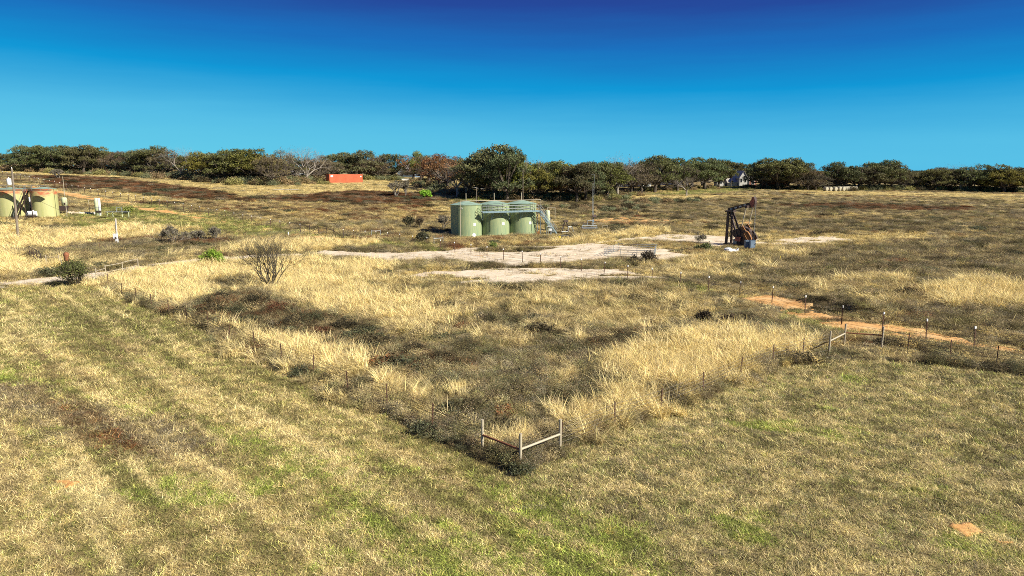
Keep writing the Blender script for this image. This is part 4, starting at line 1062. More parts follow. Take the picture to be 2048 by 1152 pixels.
p=G(1118,478);SHORT.append((p.x,p.y-2,.5));o=MB().lathe([(.001,0),(.27,0),(.31,.55),(.33,.55),(.33,.6),(.001,.61)],(0,0,0),18).build('yellow_bucket','yellow',None,False,p);tag(o,'yellow plastic drum in the weeds before the pump frame','drum')
p=G(1077,469);o=MB().box((0,0,.25),(.42,.4,.5)).box((0,0,.53),(.46,.44,.06)).build('orange_box','orangesteel',None,False,p);tag(o,'small orange box in the weeds at the right tank foot','box')
p=G(1178,457);e=empty('metering_skid',p,.15,'grey pipework skid with a tall thin twin mast and solar panel','meter skid');KEEPOUT.append((p.x,p.y,1.6))
m=MB();m.box((0,0,.15),(3.2,1.4,.14));m.build('skid','steel',e)
m=MB().path([(-1.5,-.3,.2),(-1.5,-.3,.6),(1.5,-.3,.6),(1.5,-.3,.2)],.08).path([(-.4,-.3,.6),(-.4,-.3,1.6),(.6,-.3,1.6),(.6,-.3,.6)],.06).path([(-1.3,.3,.2),(-1.0,.3,.9),(1.4,.3,.9)],.07);m.build('pipe','steel',e)
for x in(.62,.86): MB().tube((x,0,.1),(x,0,9.0 if x<.7 else 10.6),.045,.03,6).build('mast','steel',e)
m=MB()
for k in range(14): m.bar((.62,0,.8+k*.6),(.86,0,1.1+k*.6),.02)
m.build('lattice','steel',e)
MB().bar((.86,0,10.5),(.3,0,10.55),.04).build('antenna_arm','steel',e)
MB().box((1.0,-.2,2.5),(.8,.05,.6),Matrix.Rotation(R(-40),3,'X')).build('solar_panel','darksteel',e)
MB().box((.75,-.15,1.5),(.4,.25,.5)).build('meter_box','cabinet',e)
p=G(1205,459);o=MB().path([(0,0,-.1),(0,0,.8),(1.0,0,.8),(1.0,0,-.1)],.04).build('pipe_rail','palepipe',None,False,p);tag(o,'small pale pipe hoop right of the meter skid','pipe rail')
p=G(1129,476);o=MB().path([(-.5,0,-.1),(-.5,0,.6),(.8,0,.6),(.8,0,-.1)],.045).build('pipe_rail','steel',None,False,p);tag(o,'small grey pipe hoop in front of the pump frame','pipe rail')
# thin poles behind the tanks
def pole(u,vt,Y,label,r=.09,arm=False,m='pole',cat='utility pole'):
    x=at(u,vt,Y).x;z=gz(x,Y);h=at(u,vt,Y).z-z;e=empty('utility_pole',(x,Y,z),0,label,cat)
    MB().tube((0,0,-.4),(0,0,h),r,r*.75,8).build('pole',m,e)
    if arm: MB().bar((-.9,0,h-.5),(.9,0,h-.5),.1).build('crossarm',m,e)
    return e,h
pole(1046,336,160,'thin dark pole rising behind the middle green tank',.09)
pole(953,400-26,165,'short dark pole behind the left green tank',.09)
pole(1554,362,250,'far dark pole in the farmyard right of the white house',.12)
pole(1510,352,262,'far slim pole beside the red brick house',.10)
pole(1464,352,258,'far slim pole before the white gabled house',.08)
# ------------------------------------------------------------------ pump jack (rear post unit)
pb=G(1479,491);yaw=R(-46)
pj=empty('pump_jack',pb,yaw,'dark rusty oil pump jack with red horse head raised to the right','pump jack')
KEEPOUT.append((pb.x,pb.y,1.2))
TX=-1.9   # tail / samson post position along the beam
def J(name,mb,m,par=pj,sm=False): return mb.build(name,m,par,sm)
m=MB()
for s in(-1,1): m.box((.7,s*.75,.12),(6.2,.24,.3))
for x in(-2.0,-.6,.8,2.2,3.6): m.box((x,0,.14),(.2,1.3,.22))
J('base_skid',m,'darksteel')
for s in(-1,1):
    J('samson_leg',MB().bar((TX,s*.82,.2),(TX,s*.72,5.35),.32),'darksteel')
    J('samson_leg',MB().bar((TX+2.3,s*.70,.2),(TX+.2,s*.45,5.3),.24),'darksteel')
m=MB()
for z0,z1 in((.4,2.9),(2.9,5.1)):
    m.bar((TX,-.8,z0),(TX,.78,z1),.07);m.bar((TX,.8,z0),(TX,-.78,z1),.07);m.bar((TX,-.8,z1),(TX,.8,z1),.08)
for s in(-1,1):
    for k in range(4):
        z=.8+k*1.1;x=2.3-2.1*(z-.2)/5.1;m.bar((TX,s*.78,z),(TX+x,s*.6,z+.1),.06);m.bar((TX,s*.78,z+1.0),(TX+x,s*.6,z+.1),.05)
J('cross_bracing',m,'darksteel')
J('saddle_bearing',MB().box((TX,0,5.44),(1.0,1.9,.24)),'darksteel')
a=R(17);L=4.1;bx0=Vector((TX-.35,0,5.62));bd=Vector((math.cos(a),0,math.sin(a)))
m=MB();up=Vector((-math.sin(a),0,math.cos(a)))
bb=bx0+bd*L
m.bar(bx0,bb,.22,.46);
for o_ in(.24,-.24):
    m.bar(bx0+up*o_,bb+up*o_*.8,.34,.06)
J('walking_beam',m,'darksteel')
for k in range(4):
    q=bx0+bd*(.6+k*.8)+Vector((0,-.2,0));J('stencil_plate',MB().box(q,(.42,.02,.26),Matrix.Rotation(-a,3,'Y')),'steel')
# horse head: curved face, thick
hc=bb+bd*.2;prof=[]
arc=[(.20,-.65),(.38,-.35),(.45,.0),(.43,.35),(.33,.7),(.15,1.0)]
prof=arc+[(-.02,.98),(-.22,.45),(-.40,.18),(-.40,-.22),(-.1,-.6)]
poly=[(hc.x+px_,hc.z+pz_) for px_,pz_ in prof]
J('horse_head',MB().prism(poly,-.30,.30),'redsteel')
m=MB();
for i in range(len(arc)-1):
    (x0,z0),(x1,z1)=arc[i],arc[i+1];m.bar((hc.x+x0+.02,0,hc.z+z0),(hc.x+x1+.02,0,hc.z+z1),.72,.05)
J('head_rim',m,'darksteel')
eq=bb-bd*.3+Vector((0,0,-.42))
J('equalizer_bar',MB().box(eq+Vector((0,0,0)),(.4,2.6,.36)),'darksteel')
J('equalizer_bearing',MB().bar(eq,bb-bd*.3,.3),'darksteel')
cc=Vector((1.25,0,2.4));ca=R(-56);cd=Vector((math.cos(ca),0,math.sin(ca)))
for s in(-1,1):
    cp=cc+cd*-.9+Vector((0,s*1.12,0))
    J('pitman_arm',MB().tube(eq+Vector((0,s*1.15,0)),cp,.085,.085,8),'palepipe')
    c_=MB();c_.bar(cc+Vector((0,s*.95,0))-cd*1.15,cc+Vector((0,s*.95,0))+cd*1.7,.16,.42);cr=J('crank',c_,'orangesteel')
    w=MB()
    for o_ in(-1,1):
        q0=cc+cd*.9+Vector((0,s*.95,0))+Vector((-cd.z,0,cd.x))*.42*o_
        pl=[(0,-.8),(.26,-.72),(.40,-.3),(.40,.3),(.26,.72),(0,.8)]
        pr=[]
        for a_,b_ in [(p0*.42,p1*.95) for p0,p1 in pl]:
            q=q0+Vector((-cd.z,0,cd.x))*(a_*o_-.1*o_)+cd*b_;pr.append((q.x,q.z))
        w.prism(pr,q0.y-.16,q0.y+.16)
    w.build('counterweight','orangesteel' if s<0 else 'darksteel',cr)
m=MB();m.box((1.0,0,1.2),(1.6,1.1,1.9));m.box((1.1,0,2.35),(1.25,.85,.6));J('gearbox_stand',m,'darksteel')
m=MB();m.tube((1.25,-1.05,2.4),(1.25,1.05,2.4),.22,.22,16);m.tube((.55,-.45,2.4),(.55,.45,2.4),.75,.75,24);m.tube((1.25,-.4,2.3),(1.25,.4,2.3),.55,.55,20);m.box((.2,0,1.2),(1.0,.9,2.0));J('gear_reducer',m,'darksteel')
m=MB();m.tube((-.35,-.62,2.0),(-.35,-.44,2.0),.72,.72,28);m.tube((-.35,.3,2.0),(-.35,-.4,2.0),.12,.12,10);J('brake_sheave',m,'darksteel')
m=MB();m.tube((-.55,-.5,.75),(-.55,.5,.75),.36,.36,16);m.box((-.55,0,.4),(.8,.8,.3));J('motor',m,'steel')
m=MB();m.box((.1,-.9,1.1),(.9,.05,.7));J('belt_guard',m,'redsteel')
J('ladder',(lambda q:[q.bar((TX-.62,s*.2,.2),(TX-.3,s*.2,5.3),.045) for s in(-1,1)]+[q.bar((TX-.62+.32*k/17,-.2,.2+k*.3),(TX-.62+.32*k/17,.2,.2+k*.3),.035) for k in range(17)] and q)(MB()),'darksteel')
hx=hc.x+.48
m=MB();m.tube((hx,-.1,hc.z-.3),(hx,-.1,3.6),.02,.02,5);m.tube((hx,.1,hc.z-.3),(hx,.1,3.6),.02,.02,5);J('bridle_cable',m,'steel')
J('carrier_bar',MB().box((hx,0,3.6),(.22,.5,.14)),'darksteel')
J('polished_rod',MB().tube((hx,0,3.6),(hx,0,1.2),.03,.03,6),'steel')
m=MB();m.lathe([(.001,-.1),(.22,-.1),(.22,.3),(.12,.32),(.12,.8),(.2,.82),(.2,.95),(.07,.96),(.07,1.25),(.001,1.26)],(hx,0,0),14);m.path([(hx,0,.6),(hx+.6,-.4,.6),(hx+.6,-.4,.0)],.06);J('wellhead',m,'darksteel')
# cabinets
def cabinet(u0,u1,vt,vb,label,dy=0):
    p=G((u0+u1)/2,vb+1);Y=p.y;w=(u1-u0)/F*Y;h=(vb-vt)/F*Y
    e=empty('control_cabinet',p,R(8),label,'control cabinet','electrical cabinets by the pump jack');KEEPOUT.append((p.x,p.y,.5))
    MB().box((0,.1,.2+h/2),(w,.45,h)).box((0,.08,.2+h+.02),(w+.06,.53,.04)).build('body','cabinet',e)
    MB().box((0,-.14,.2+h/2),(w*.86,.02,h*.9)).build('door','cabinet',e)
    MB().box((w*.32,-.17,.2+h/2),(.04,.03,.16)).build('handle','darksteel',e)
    for s in(-1,1): MB().box((s*w*.4,.1,.05),(.06,.3,.34)).build('leg','darksteel',e)
cabinet(1489.5,1498.4,483.5,498,'left of two blue grey electrical cabinets before the pump jack')
cabinet(1498.9,1509.5,483.5,499,'right of two blue grey electrical cabinets before the pump jack')
p=G(1462,504);KEEPOUT.append((p.x,p.y,1.0));SHORT.append((p.x,p.y-3,1.0));e=MB();r_=random.Random(3)
e.lathe([(.001,0),(.5,.02),(.62,.25),(.55,.5),(.3,.62),(.001,.66)],(-.4,0,-.05),14).lathe([(.001,0),(.36,.02),(.42,.2),(.2,.42),(.001,.4)],(.35,.1,-.03),12).prism([(.5,0),(1.05,.1),(1.0,.5),(.75,.25)],-.15,.2)
o=e.build('white_tarp_bag','white',None,False,p);tag(o,'crumpled white sack lying in the grass before the pump jack','sack')
for v in o.data.vertices: v.co+=Vector((r_.uniform(-.06,.06),r_.uniform(-.06,.06),r_.uniform(-.04,.04)))
# pole shadow casting board lying on gravel left of jack
# ------------------------------------------------------------------ old battery, far left
def old_tank(u,vb,wpx,hpx,label):
    Y=138;x=at(u,vb,Y).x;r=wpx/F*Y/2;h=hpx/F*Y;z=gz(x,Y);h=at(u,vb-hpx,Y-r).z-z
    e=empty('rusty_tank',(x,Y,z-.1),0,label,'storage tank','rusty green tanks');KEEPOUT.append((x,Y,r+.2))
    MB().lathe([(r,0),(r,.1),(r,h*.5),(r,h-.2),(r,h-.05),(r+.06,h-.04),(r+.06,h)],(0,0,0),64).build('shell','oldtank',e,True)
    MB().lathe([(r+.06,h),(.2,h+.35),(.001,h+.36)],(0,0,0),48).build('roof','roofpaint',e)
    return Vector((x,Y,z)),r,h
t0,_,h0=old_tank(-38,428,56,50,'leftmost rust streaked green tank, cut by the left edge')
t1,r1,h1=old_tank(27,428,56,50,'middle rust streaked green tank behind the utility pole')
t2,r2,h2=old_tank(92.5,427,45,50,'right rust streaked green tank beside the white upright vessel')
e=empty('tank_stairs',(t1.x+5.2,t1.y-4.4,gz(t1.x+5.2,t1.y-4.4)),0,'dark steel stairs and walkway between the rusty tanks','stairs')
hh=h1+.2
m=MB();m.bar((-2.0,0,0),(.6,.4,hh),.12,.25);m.bar((-2.0,.8,0),(.6,1.2,hh),.12,.25)
for k in range(18): m.box((-2.0+2.6*k/18,.4+.4*k/18,hh*k/18+.1),(.28,.8,.05))
m.build('stair_flight','darksteel',e)
m=MB();m.bar((-2.0,0,1.0),(.6,.4,hh+1.0),.05);m.bar((-2.0,0,0),(-2.0,0,1),.05);m.bar((.6,.4,hh),(.6,.4,hh+1),.05);m.build('handrail','steel',e)
m=MB();m.box((-1.5,1.0,hh),(13,.8,.08));m.build('walkway','darksteel',e)
m=MB()
for z in(.5,1.0): m.bar((-8,.6,hh+z),(5,.6,hh+z),.05)
for k in range(9): m.bar((-8+k*1.62,.6,hh),(-8+k*1.62,.6,hh+1),.05)
m.build('railing','steel',e)
m=MB();m.bar((.4,0,0),(.4,0,hh),.12);m.bar((1.0,1,0),(1.0,1,hh),.12);m.build('support_leg','darksteel',e)
vessel('heater_vessel',63,425,394,10,'white upright vessel between the utility pole and rusty tanks','white','vessel')
vessel('heater_vessel',130,415,395,10,'short pale upright vessel next to the thin tall mast','sep','vessel')
vessel('heater_vessel',195,431,396,7,'pale green slim vessel, left of the touching pair','sep','vessel')
vessel('heater_vessel',200.5,431,397,5,'white slim vessel, right of the touching pair','white','vessel')
p=G(67,435);e=empty('poly_tank',p,0,'white horizontal plastic tank on a dark skid below the rusty tanks','tank')
MB().tube((-.9,0,.75),(.9,0,.75),.52,.52,24).tube((-1.0,0,.75),(-.9,0,.75),.4,.52,24).tube((.9,0,.75),(1.0,0,.75),.52,.4,24).build('tank_body','white',e,False)
MB().box((0,0,.12),(2.6,1.1,.2)).build('skid','darksteel',e);MB().tube((0,0,1.2),(0,0,1.42),.2,.2,14).build('lid','white',e)
MB().box((-1.25,0,.6),(.3,.4,.6)).build('chemical_pump','white',e)
p=G(127,426);e=empty('equipment_panel',p,0,'dark tilted panel on legs below the short vessel','panel')
MB().box((0,0,1.0),(2.2,.08,1.1),Matrix.Rotation(R(-35),3,'X')).build('panel','darksteel',e)
for s in(-1,1): MB().bar((s*.8,.1,-.1),(s*.8,.1,1.0),.08).build('leg','steel',e)
for k,(u,v) in enumerate(((104,430),(112,429))):
    p=G(u,v);m=MB();pr=[(math.cos(t)*1.0*.5,0,math.sin(t)*1.1+.2) for t in np.linspace(0,math.pi,9)];pr=[(-.5,0,-.1)]+pr[::-1]+[(.5,0,-.1)]
    o=m.path(pr,.05).build('pipe_hoop','steel',None,False,p);tag(o,['first grey pipe hoop left of the dark tilted panel','second grey pipe hoop, nearer the dark tilted panel'][k],'pipe hoop')
p=G(180,429);o=MB().path([(0,0,-.1),(0,0,3.0),(1.7,0,3.0)],.05).build('bent_pipe','palepipe',None,False,p);tag(o,'tall pale pipe bent over to the touching slim vessels','pipe')
p=G(236,434);e=empty('pipe_rack',p,0,'low pipe rack with yellow legs and a small hooped pipe','pipe rack')
for x in(-2.1,-1.0,.9,2.2): MB().tube((x,0,-.1),(x,0,1.0),.09,.09,8).build('leg','sep',e)
m=MB()
for y in(-.3,0,.3): m.tube((-2.4,y,1.05),(2.4,y,1.05),.07,.07,8)
m.build('pipe','steel',e);MB().path([(-.2,0,1.1),(-.2,0,1.9),(.9,0,1.9),(.9,0,1.1)],.07).build('pipe_loop','steel',e)
p=G(165,427);m=MB();r_=random.Random(5)
for k in range(26):
    x=-3+6*k/25;z=.2+.12*r_.random();m.box((x,r_.uniform(-.6,.6),z),(r_.uniform(.4,.8),r_.uniform(.3,.6),r_.uniform(.2,.5)),Matrix.Rotation(r_.uniform(-.5,.5),3,'X')@Matrix.Rotation(r_.uniform(0,3),3,'Z'))
o=m.build('rubble_bank','pad',None,False,p);o.location.z-=.1;tag(o,'long pale heap of broken rubble left of the slim vessels','rubble heap')
pole(125.2,353,136,'thin pale mast beside the short pale vessel',.06,m='palepipe',cat='mast')
# utility poles left
p=G(37,482);tpz=at(23.5,337,p.y)-p
e=empty('utility_pole',p,0,'tall wooden utility pole with a white transformer can','utility pole')
MB().tube((0,0,-.5),tpz,.19,.13,12).build('pole','pole',e)
q=tpz*.82+Vector((-.55,-.1,0));MB().lathe([(.001,-.5),(.30,-.5),(.33,-.4),(.33,.4),(.28,.5),(.001,.53)],q,18).lathe([(.001,.5),(.06,.5),(.05,.75),(.001,.75)],q,8).build('transformer','white',e,True)
MB().bar(q,tpz*.82,.08).build('bracket','steel',e)
MB().lathe([(.06,0),(.05,.22),(.001,.24)],tpz,8).build('insulator','white',e)
p2=G(235,490);e2=empty('utility_pole',p2,0,'short pale weathered pole with white meter boxes','utility pole')
tp2=at(231,437,p2.y)-p2
MB().tube((0,0,-.4),tp2,.15,.12,10).build('pole','polewhite',e2)
MB().box((-.05,-.25,1.45),(.62,.25,.75)).build('meter_box','white',e2);MB().box((.08,-.22,.65),(.42,.22,.7)).build('switch_box','white',e2)
MB().box((.02,-.36,1.15),(.25,.05,.3)).build('meter','darksteel',e2);MB().box((.1,-.36,.5),(.12,.05,.3)).build('switch','darksteel',e2)
MB().path([(.1,-.14,1.8),(.1,-.14,tp2.z-.2)],.03).build('conduit','steel',e2)
def wire_span(a,b,sag,label,n=14,r=.02):
    ps=[a.lerp(b,k/n)-Vector((0,0,sag*4*(k/n)*(1-k/n))) for k in range(n+1)]
    m=MB();o0=ps[0]
    for s,t in zip(ps,ps[1:]): m.tube(s-o0,t-o0,r,r,4,False)
    o=m.build('power_line','darksteel',None,False,o0);tag(o,label,'power line')
wire_span(p+tpz*.78,p2+tp2*.97,1.6,'thin dark cable sagging from the tall pole to the short pale pole')
wire_span(p+tpz*.99,p+Vector((-60,45,tpz.z+6)),1.2,'thin dark line leaving the tall pole past the left edge')
# ------------------------------------------------------------------ buildings and far things
def gable(e,w,d,h,rh,wall,roof,x=0,y=0,ridge='y',over=.25):
    "gabled block; ridge along y shows its gable to the viewer"
    m=MB()
    if ridge=='y':
        m.prism([(x-w/2,-.5),(x+w/2,-.5),(x+w/2,h),(x,h+rh),(x-w/2,h)],y-d/2,y+d/2,'y')
    else:
        m.prism([(y-d/2,-.5),(y+d/2,-.5),(y+d/2,h),(y,h+rh),(y-d/2,h)],x-w/2,x+w/2,'x')
    m.build('wall',wall,e);m=MB()
    t=.12
    if ridge=='y':
        for s in(-1,1):
            k=rh/(w/2);a=(x+s*(w/2+over),h-k*over+.02);b=(x,h+rh+.02);m.prism([a,b,(b[0],b[1]+t),(a[0],a[1]+t)],y-d/2-over,y+d/2+over,'y')
    else:
        for s in(-1,1):
            k=rh/(d/2);a=(y+s*(d/2+over),h-k*over+.02);b=(y,h+rh+.02);m.prism([a,b,(b[0],b[1]+t),(a[0],a[1]+t)],x-w/2-over,x+w/2+over,'x')
    m.build('roof',roof,e)
def win(e,x,y,z,w,h,nm='window'):
    f=MB();f.box((x,y-.03,z),(w+.16,.06,h+.16));o=f.build(nm,'white',e);MB().box((x,y-.07,z),(w,.04,h)).build('pane' if nm=='window' else 'panel','glass',o)
def bld(name,u,Y,rz,label,cat='house'):
    x=at(u,360,Y).x;z=gz(x,Y);return empty(name,(x,Y,z),rz,label,cat)
Y=262;e=bld('white_house',1480,Y,0,'white farmhouse with a steep gable seen between the oaks')
z0=e.location.z;zt=at(1480,341,Y).z-z0
gable(e,2.9,8,zt-2.6,2.4,'housewhite','roof')
gable(e,3.6,5,zt-4.4,1.4,'housewhite','roof',-3.4,.5,'x')
gable(e,3.0,4,zt-4.6,1.2,'housewhite','darkroof',-7.6,.5,'y')
for x in(-.8,.8): win(e,x,-4.0,zt-3.6,.55,1.3)
win(e,-3.6,-2.0,1.6,.9,1.1);win(e,-7.6,-1.5,1.6,.9,1.0)
e=bld('brick_house',1497,Y+1,0,'low red brick house with white roof edge joined right of the white gable');gable(e,4.0,6,zt-3.4,.9,'brick','roof',0,0,'x');win(e,.7,-3.0,1.5,1.0,1.2);win(e,-1.2,-3.0,1.3,.8,1.9,'door')
e=bld('brick_shed',1548,252,0,'small brown brick shed under the oaks right of the house','shed');gable(e,9,4,2.2,.8,'brick','darkroof',0,0,'x');win(e,2,-2,1.2,1,1)
e=bld('mobile_home',1250,245,R(-8),'white low mobile home under the trees left of the bare fallen limb','mobile home');gable(e,4.6,3.4,2.4,.5,'white','darkroof',0,0,'x');win(e,-1,-1.7,1.5,.9,.7);win(e,1,-1.7,1.4,.7,1.5,'door')
MB().box((-4.5,0,2.3),(4.4,3,.12)).bar((-6.4,-1.3,0),(-6.4,-1.3,2.3),.12).bar((-4.5,-1.3,0),(-4.5,-1.3,2.3),.12).build('carport','roof',e)
e=bld('white_shed',1289,250,R(20),'small bluish white gabled shed near the mobile home','shed');gable(e,3.2,4,2.0,1.2,'white','roof');win(e,0,-2,1.2,.8,1.6,'door')
e=bld('farm_house',1340,272,R(10),'long low white building with reddish roof behind the oaks');gable(e,9,5,2.3,1.4,'white','brick',0,0,'x');win(e,-2.5,-2.5,1.4,1,1);win(e,2,-2.5,1.4,1,1)
e=bld('barn',824,300,R(-18),'pale metal roofed barn in the gap between the trees','barn')
zt=at(824,328,300).z-e.location.z;gable(e,6.2,7,zt-2.0,2.0,'cabinet','roof',0,0,'x');win(e,0,-3.5,zt*.35,1.6,1.8,'door')
e=bld('garage',808,300,0,'low blue roofed lean-to left of the barn','shed');gable(e,4.6,5,zt-2.6,.8,'cabinet','roof',0,0,'x');win(e,0,-2.5,1.0,1.6,1.8,'door')
e=bld('white_shed',601,226,R(5),'weathered white shed half hidden in twiggy grey trees','shed');zt=at(601,341,226).z-e.location.z
gable(e,4.8,3.5,zt-.5,.35,'housewhite','roof',0,0,'x');win(e,1.2,-1.75,1.4,.8,1.7,'door');win(e,-1.2,-1.75,1.6,.7,.7)
# container
Yc=219;x=at(659,362,Yc).x;z=gz(x,Yc)
e=empty('shipping_container',(x,Yc,z),R(40),'long orange red shipping container at the edge of the hill wood','shipping container');KEEPOUT.append((x+4,Yc+4,7))
Lc,Wc,Hc=11.6,2.44,2.65
m=MB();n=58
prof=[];
for side in(0,1):
    y=0 if side==0 else Wc
    for k in range(n):
        x0=.1+(Lc-.2)*k/n;x1=.1+(Lc-.2)*(k+1)/n;off=(.035 if k%2 else 0)*(1 if side==0 else -1)
        m.box(((x0+x1)/2,y+off,Hc/2),(x1-x0-.004,.04,Hc-.22))
m.build('side_panel','container',e)
m=MB()
for xx in(.06,Lc-.06):
    for yy in(.02,Wc-.02): m.box((xx,yy,Hc/2),(.14,.14,Hc))
for zz in(.08,Hc-.07):
    for yy in(.02,Wc-.02): m.box((Lc/2,yy,zz),(Lc-.28,.12,.15))
    for xx in(.06,Lc-.06): m.box((xx,Wc/2,zz),(.12,Wc-.2,.15))
m.build('frame','container',e)
MB().box((Lc/2,Wc/2,Hc-.02),(Lc-.2,Wc-.2,.04)).build('roof','container',e)
for s in(0,1):
    d=MB().box((.03,Wc*(.27+.46*s),Hc/2),(.05,Wc*.44,Hc-.3)).build('door','container',e)
    MB().tube((-.03,Wc*(.20+.46*s),.3),(-.03,Wc*(.20+.46*s),Hc-.3),.025,.025,6).tube((-.03,Wc*(.34+.46*s),.3),(-.03,Wc*(.34+.46*s),Hc-.3),.025,.025,6).build('lock_rod','steel',d)
MB().box((Lc-.06,Wc/2,Hc/2),(.05,Wc-.2,Hc-.3)).build('end_panel','container',e)
MB().box((.85,-.035,Hc-.6),(.8,.02,.55)).build('logo_patch','white',e);MB().box((Lc-.6,-.035,Hc-.75),(.35,.02,.35)).build('logo_patch','white',e)
# hay bales
k=0
hb=MB().lathe([(.001,-.65),(.55,-.67),(.70,-.62),(.74,-.5),(.74,.5),(.70,.62),(.55,.67),(.001,.65)],(0,0,0),20);hbm=hb.build('hay_bale','hay',None,True);hbm.data.name='hay_bale'
hd=hbm.data;bpy.data.objects.remove(hbm)
for i,(u,dz) in enumerate([(1652,0),(1660,0),(1670,0),(1679,0),(1686,0),(1691,0),(1695,0),(1699,0),(1703,0),(1707,0),(1711,0)]):
    Y=231+(i%2)*.3+i*.45;x=at(u,370,Y).x;o=bpy.data.objects.new('hay_bale',hd);COL.objects.link(o)
    o.location=(x,Y,gz(x,Y)+.68);o.rotation_euler=(R(90),0,R(25 if i<5 else 68)+random.uniform(-.08,.08));tag(o,f'{ORD[i]} round grey hay bale from the left in the bale row','hay bale','hay bales in a row')
e=bld('well_house',1721,243,0,'tiny tan pointed shed just right of the hay bales','shed');gable(e,1.6,1.6,1.2,.9,'hay','hay')
e=bld('flat_trailer',937,205,R(-3),'long pale flat trailer parked under the trees left of the tanks','trailer')
MB().box((0,0,.85),(6.2,2.2,.14)).build('bed','white',e);
for s in(-.5,.5): MB().tube((s,-1.15,.4),(s,-.9,.4),.38,.38,16).build('wheel','darksteel',e)
MB().bar((3.1,0,.8),(4.6,0,.5),.12).build('hitch','steel',e)
p=G(563,380);e=MB()
for k in range(5): e.tube((-4.8+k*.3,k*.14,.1+.09*(k%2)),(4.8-k*.5,k*.14,.1+.09*(k%2)),.09,.09,8)
o=e.build('pipe_bundle','palepipe',None,False,p);tag(o,'long bundle of pale pipes lying in the upper field','pipe bundle')
p=G(811,361);o=MB().box((0,0,.25),(2.6,.8,.5)).box((0,0,.52),(2.7,.9,.06)).build('water_trough','white',None,False,p);tag(o,'white low water trough in the gold field below the barn','trough')
# ------------------------------------------------------------------ far hills on the horizon
m=MB();vs=[];n=160
for k in range(n+1):
    t=R(-75+150*k/n);hgt=4+6*float(fbm(k/9,0,77,4))
    for rr,z in((3300,-30),(3350,hgt*.55+4),(3500,hgt+6),(3800,hgt*.6),(4000,-30)): vs.append((rr*math.sin(t),rr*math.cos(t),z))
fs=[]
for k in range(n):
    for j in range(4): a_=k*5+j;fs.append((a_,a_+1,a_+6,a_+5))
M['farhill']=mat('far_wooded_hills',(.06,.085,.08),(.08,.10,.085),.01,1,0,0)
o=m.add(vs,fs).build('hills','farhill',None,True);o['kind']='structure'
scatter()
# ------------------------------------------------------------------ light, sky, camera
SUN_AZ,SUN_EL=R(118),R(34)
w=bpy.data.worlds.new('World');sc.world=w;w.use_nodes=True;nt=w.node_tree;bg=nt.nodes['Background']
s=nt.nodes.new('ShaderNodeTexSky');s.sky_type='NISHITA';s.sun_disc=False;s.sun_elevation=SUN_EL;s.sun_rotation=SUN_AZ;s.altitude=300;s.air_density=1.0;s.dust_density=.4;s.ozone_density=2.5
sep=nt.nodes.new('ShaderNodeSeparateColor');nt.links.new(s.outputs[0],sep.inputs[0])
mr=nt.nodes.new('ShaderNodeMapRange');mr.inputs[1].default_value=0;mr.inputs[2].default_value=14;tcw=nt.nodes.new('ShaderNodeTexCoord');sxz=nt.nodes.new('ShaderNodeSeparateXYZ');nt.links.new(tcw.outputs['Generated'],sxz.inputs[0])
def mth(op,a,b,c=None):
    n=nt.nodes.new('ShaderNodeMath');n.operation=op
    for k_,v_ in enumerate((a,b,c)):
        if v_ is None: continue
        if isinstance(v_,(int,float)): n.inputs[k_].default_value=v_
        else: nt.links.new(v_,n.inputs[k_])
    return n.outputs[0]
zz=mth('MAXIMUM',sxz.outputs['Z'],0.0);ref=mth('ADD',mth('MULTIPLY',zz,-24.5),mth('MULTIPLY_ADD',mth('MULTIPLY',zz,zz),20.0,7.6));ref=mth('MAXIMUM',ref,1.2)
mpw=nt.nodes.new('ShaderNodeMapping');mpw.inputs['Scale'].default_value=(2,2,28);nt.links.new(tcw.outputs['Generated'],mpw.inputs[0])
nw=nt.nodes.new('ShaderNodeTexNoise');nw.inputs['Scale'].default_value=1.6;nw.inputs['Detail'].default_value=7;nw.inputs['Roughness'].default_value=.62;nt.links.new(mpw.outputs[0],nw.inputs['Vector'])
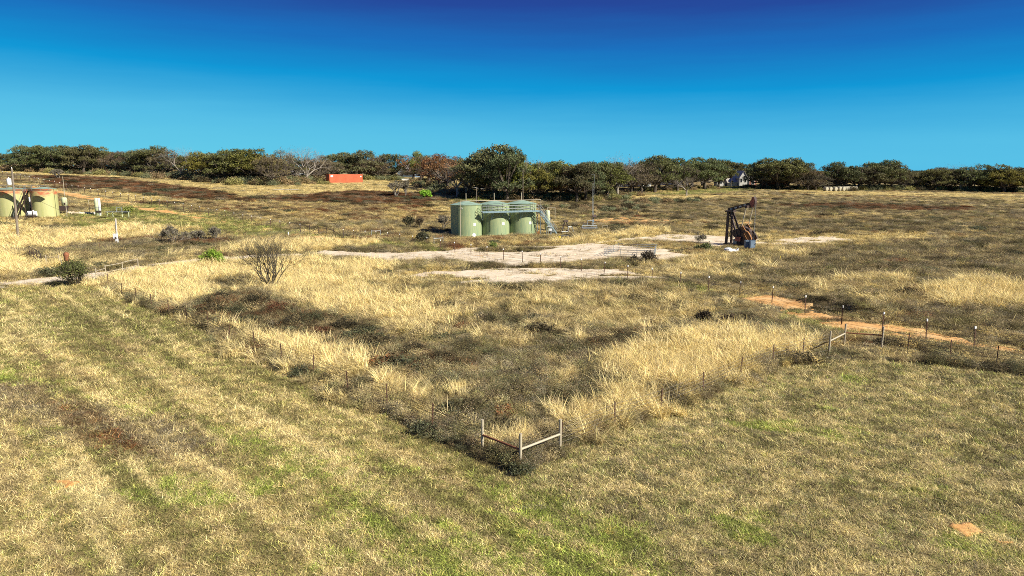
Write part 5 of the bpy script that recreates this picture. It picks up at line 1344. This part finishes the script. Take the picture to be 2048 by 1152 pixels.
wisp=mth('MULTIPLY',mth('SUBTRACT',nw.outputs[0],.5),.45)
drv=mth('ADD',mth('MULTIPLY_ADD',sep.outputs[1],.38,mth('MULTIPLY',ref,.62)),wisp)
nt.links.new(drv,mr.inputs[0])
EXPO=1.0;K=1/(2**EXPO)
def lin(c): return tuple(((v/255/12.92) if v<10 else ((v/255+.055)/1.055)**2.4)*K for v in c)
rp=ramp(nt,[(0/14,lin((70,95,160))),(2.3/14,lin((42,56,132))),(3.2/14,lin((38,74,156))),(4.0/14,lin((28,112,190))),(5.0/14,lin((18,152,214))),(6.4/14,lin((86,190,230))),(8.6/14,lin((116,218,236))),(12/14,lin((215,235,240)))])
nt.links.new(mr.outputs[0],rp.inputs[0])
sm=nt.nodes.new('ShaderNodeVectorMath');sm.operation='SCALE';sm.inputs['Scale'].default_value=1/.11
nt.links.new(rp.outputs[0],sm.inputs[0]);nt.links.new(sm.outputs[0],bg.inputs[0]);bg.inputs[1].default_value=.11
ld=bpy.data.lights.new('sun','SUN');ld.energy=4.8;ld.angle=R(.5);ld.color=(1,.94,.82);lo=bpy.data.objects.new('sun',ld);COL.objects.link(lo)
sd=Vector((math.sin(SUN_AZ)*math.cos(SUN_EL),math.cos(SUN_AZ)*math.cos(SUN_EL),math.sin(SUN_EL)))
lo.rotation_euler=sd.to_track_quat('Z','Y').to_euler()
cd_=bpy.data.cameras.new('camera');cam=bpy.data.objects.new('camera',cd_);COL.objects.link(cam);sc.camera=cam
cd_.sensor_width=36;cd_.lens=24;cd_.clip_end=9000;cam.location=(0,0,CAMH);cam.rotation_euler=(R(90)-PITCH,0,0)
vs_=sc.view_settings;sc.display_settings.display_device='sRGB';vs_.view_transform='Standard';vs_.look='None';vs_.exposure=EXPO;vs_.gamma=1;vs_.use_curve_mapping=False
sc.cycles.filter_width=.95;sc.cycles.use_denoising=False;sc.cycles.max_bounces=6;sc.cycles.diffuse_bounces=2;sc.cycles.glossy_bounces=2;sc.cycles.transmission_bounces=4;sc.cycles.transparent_max_bounces=6
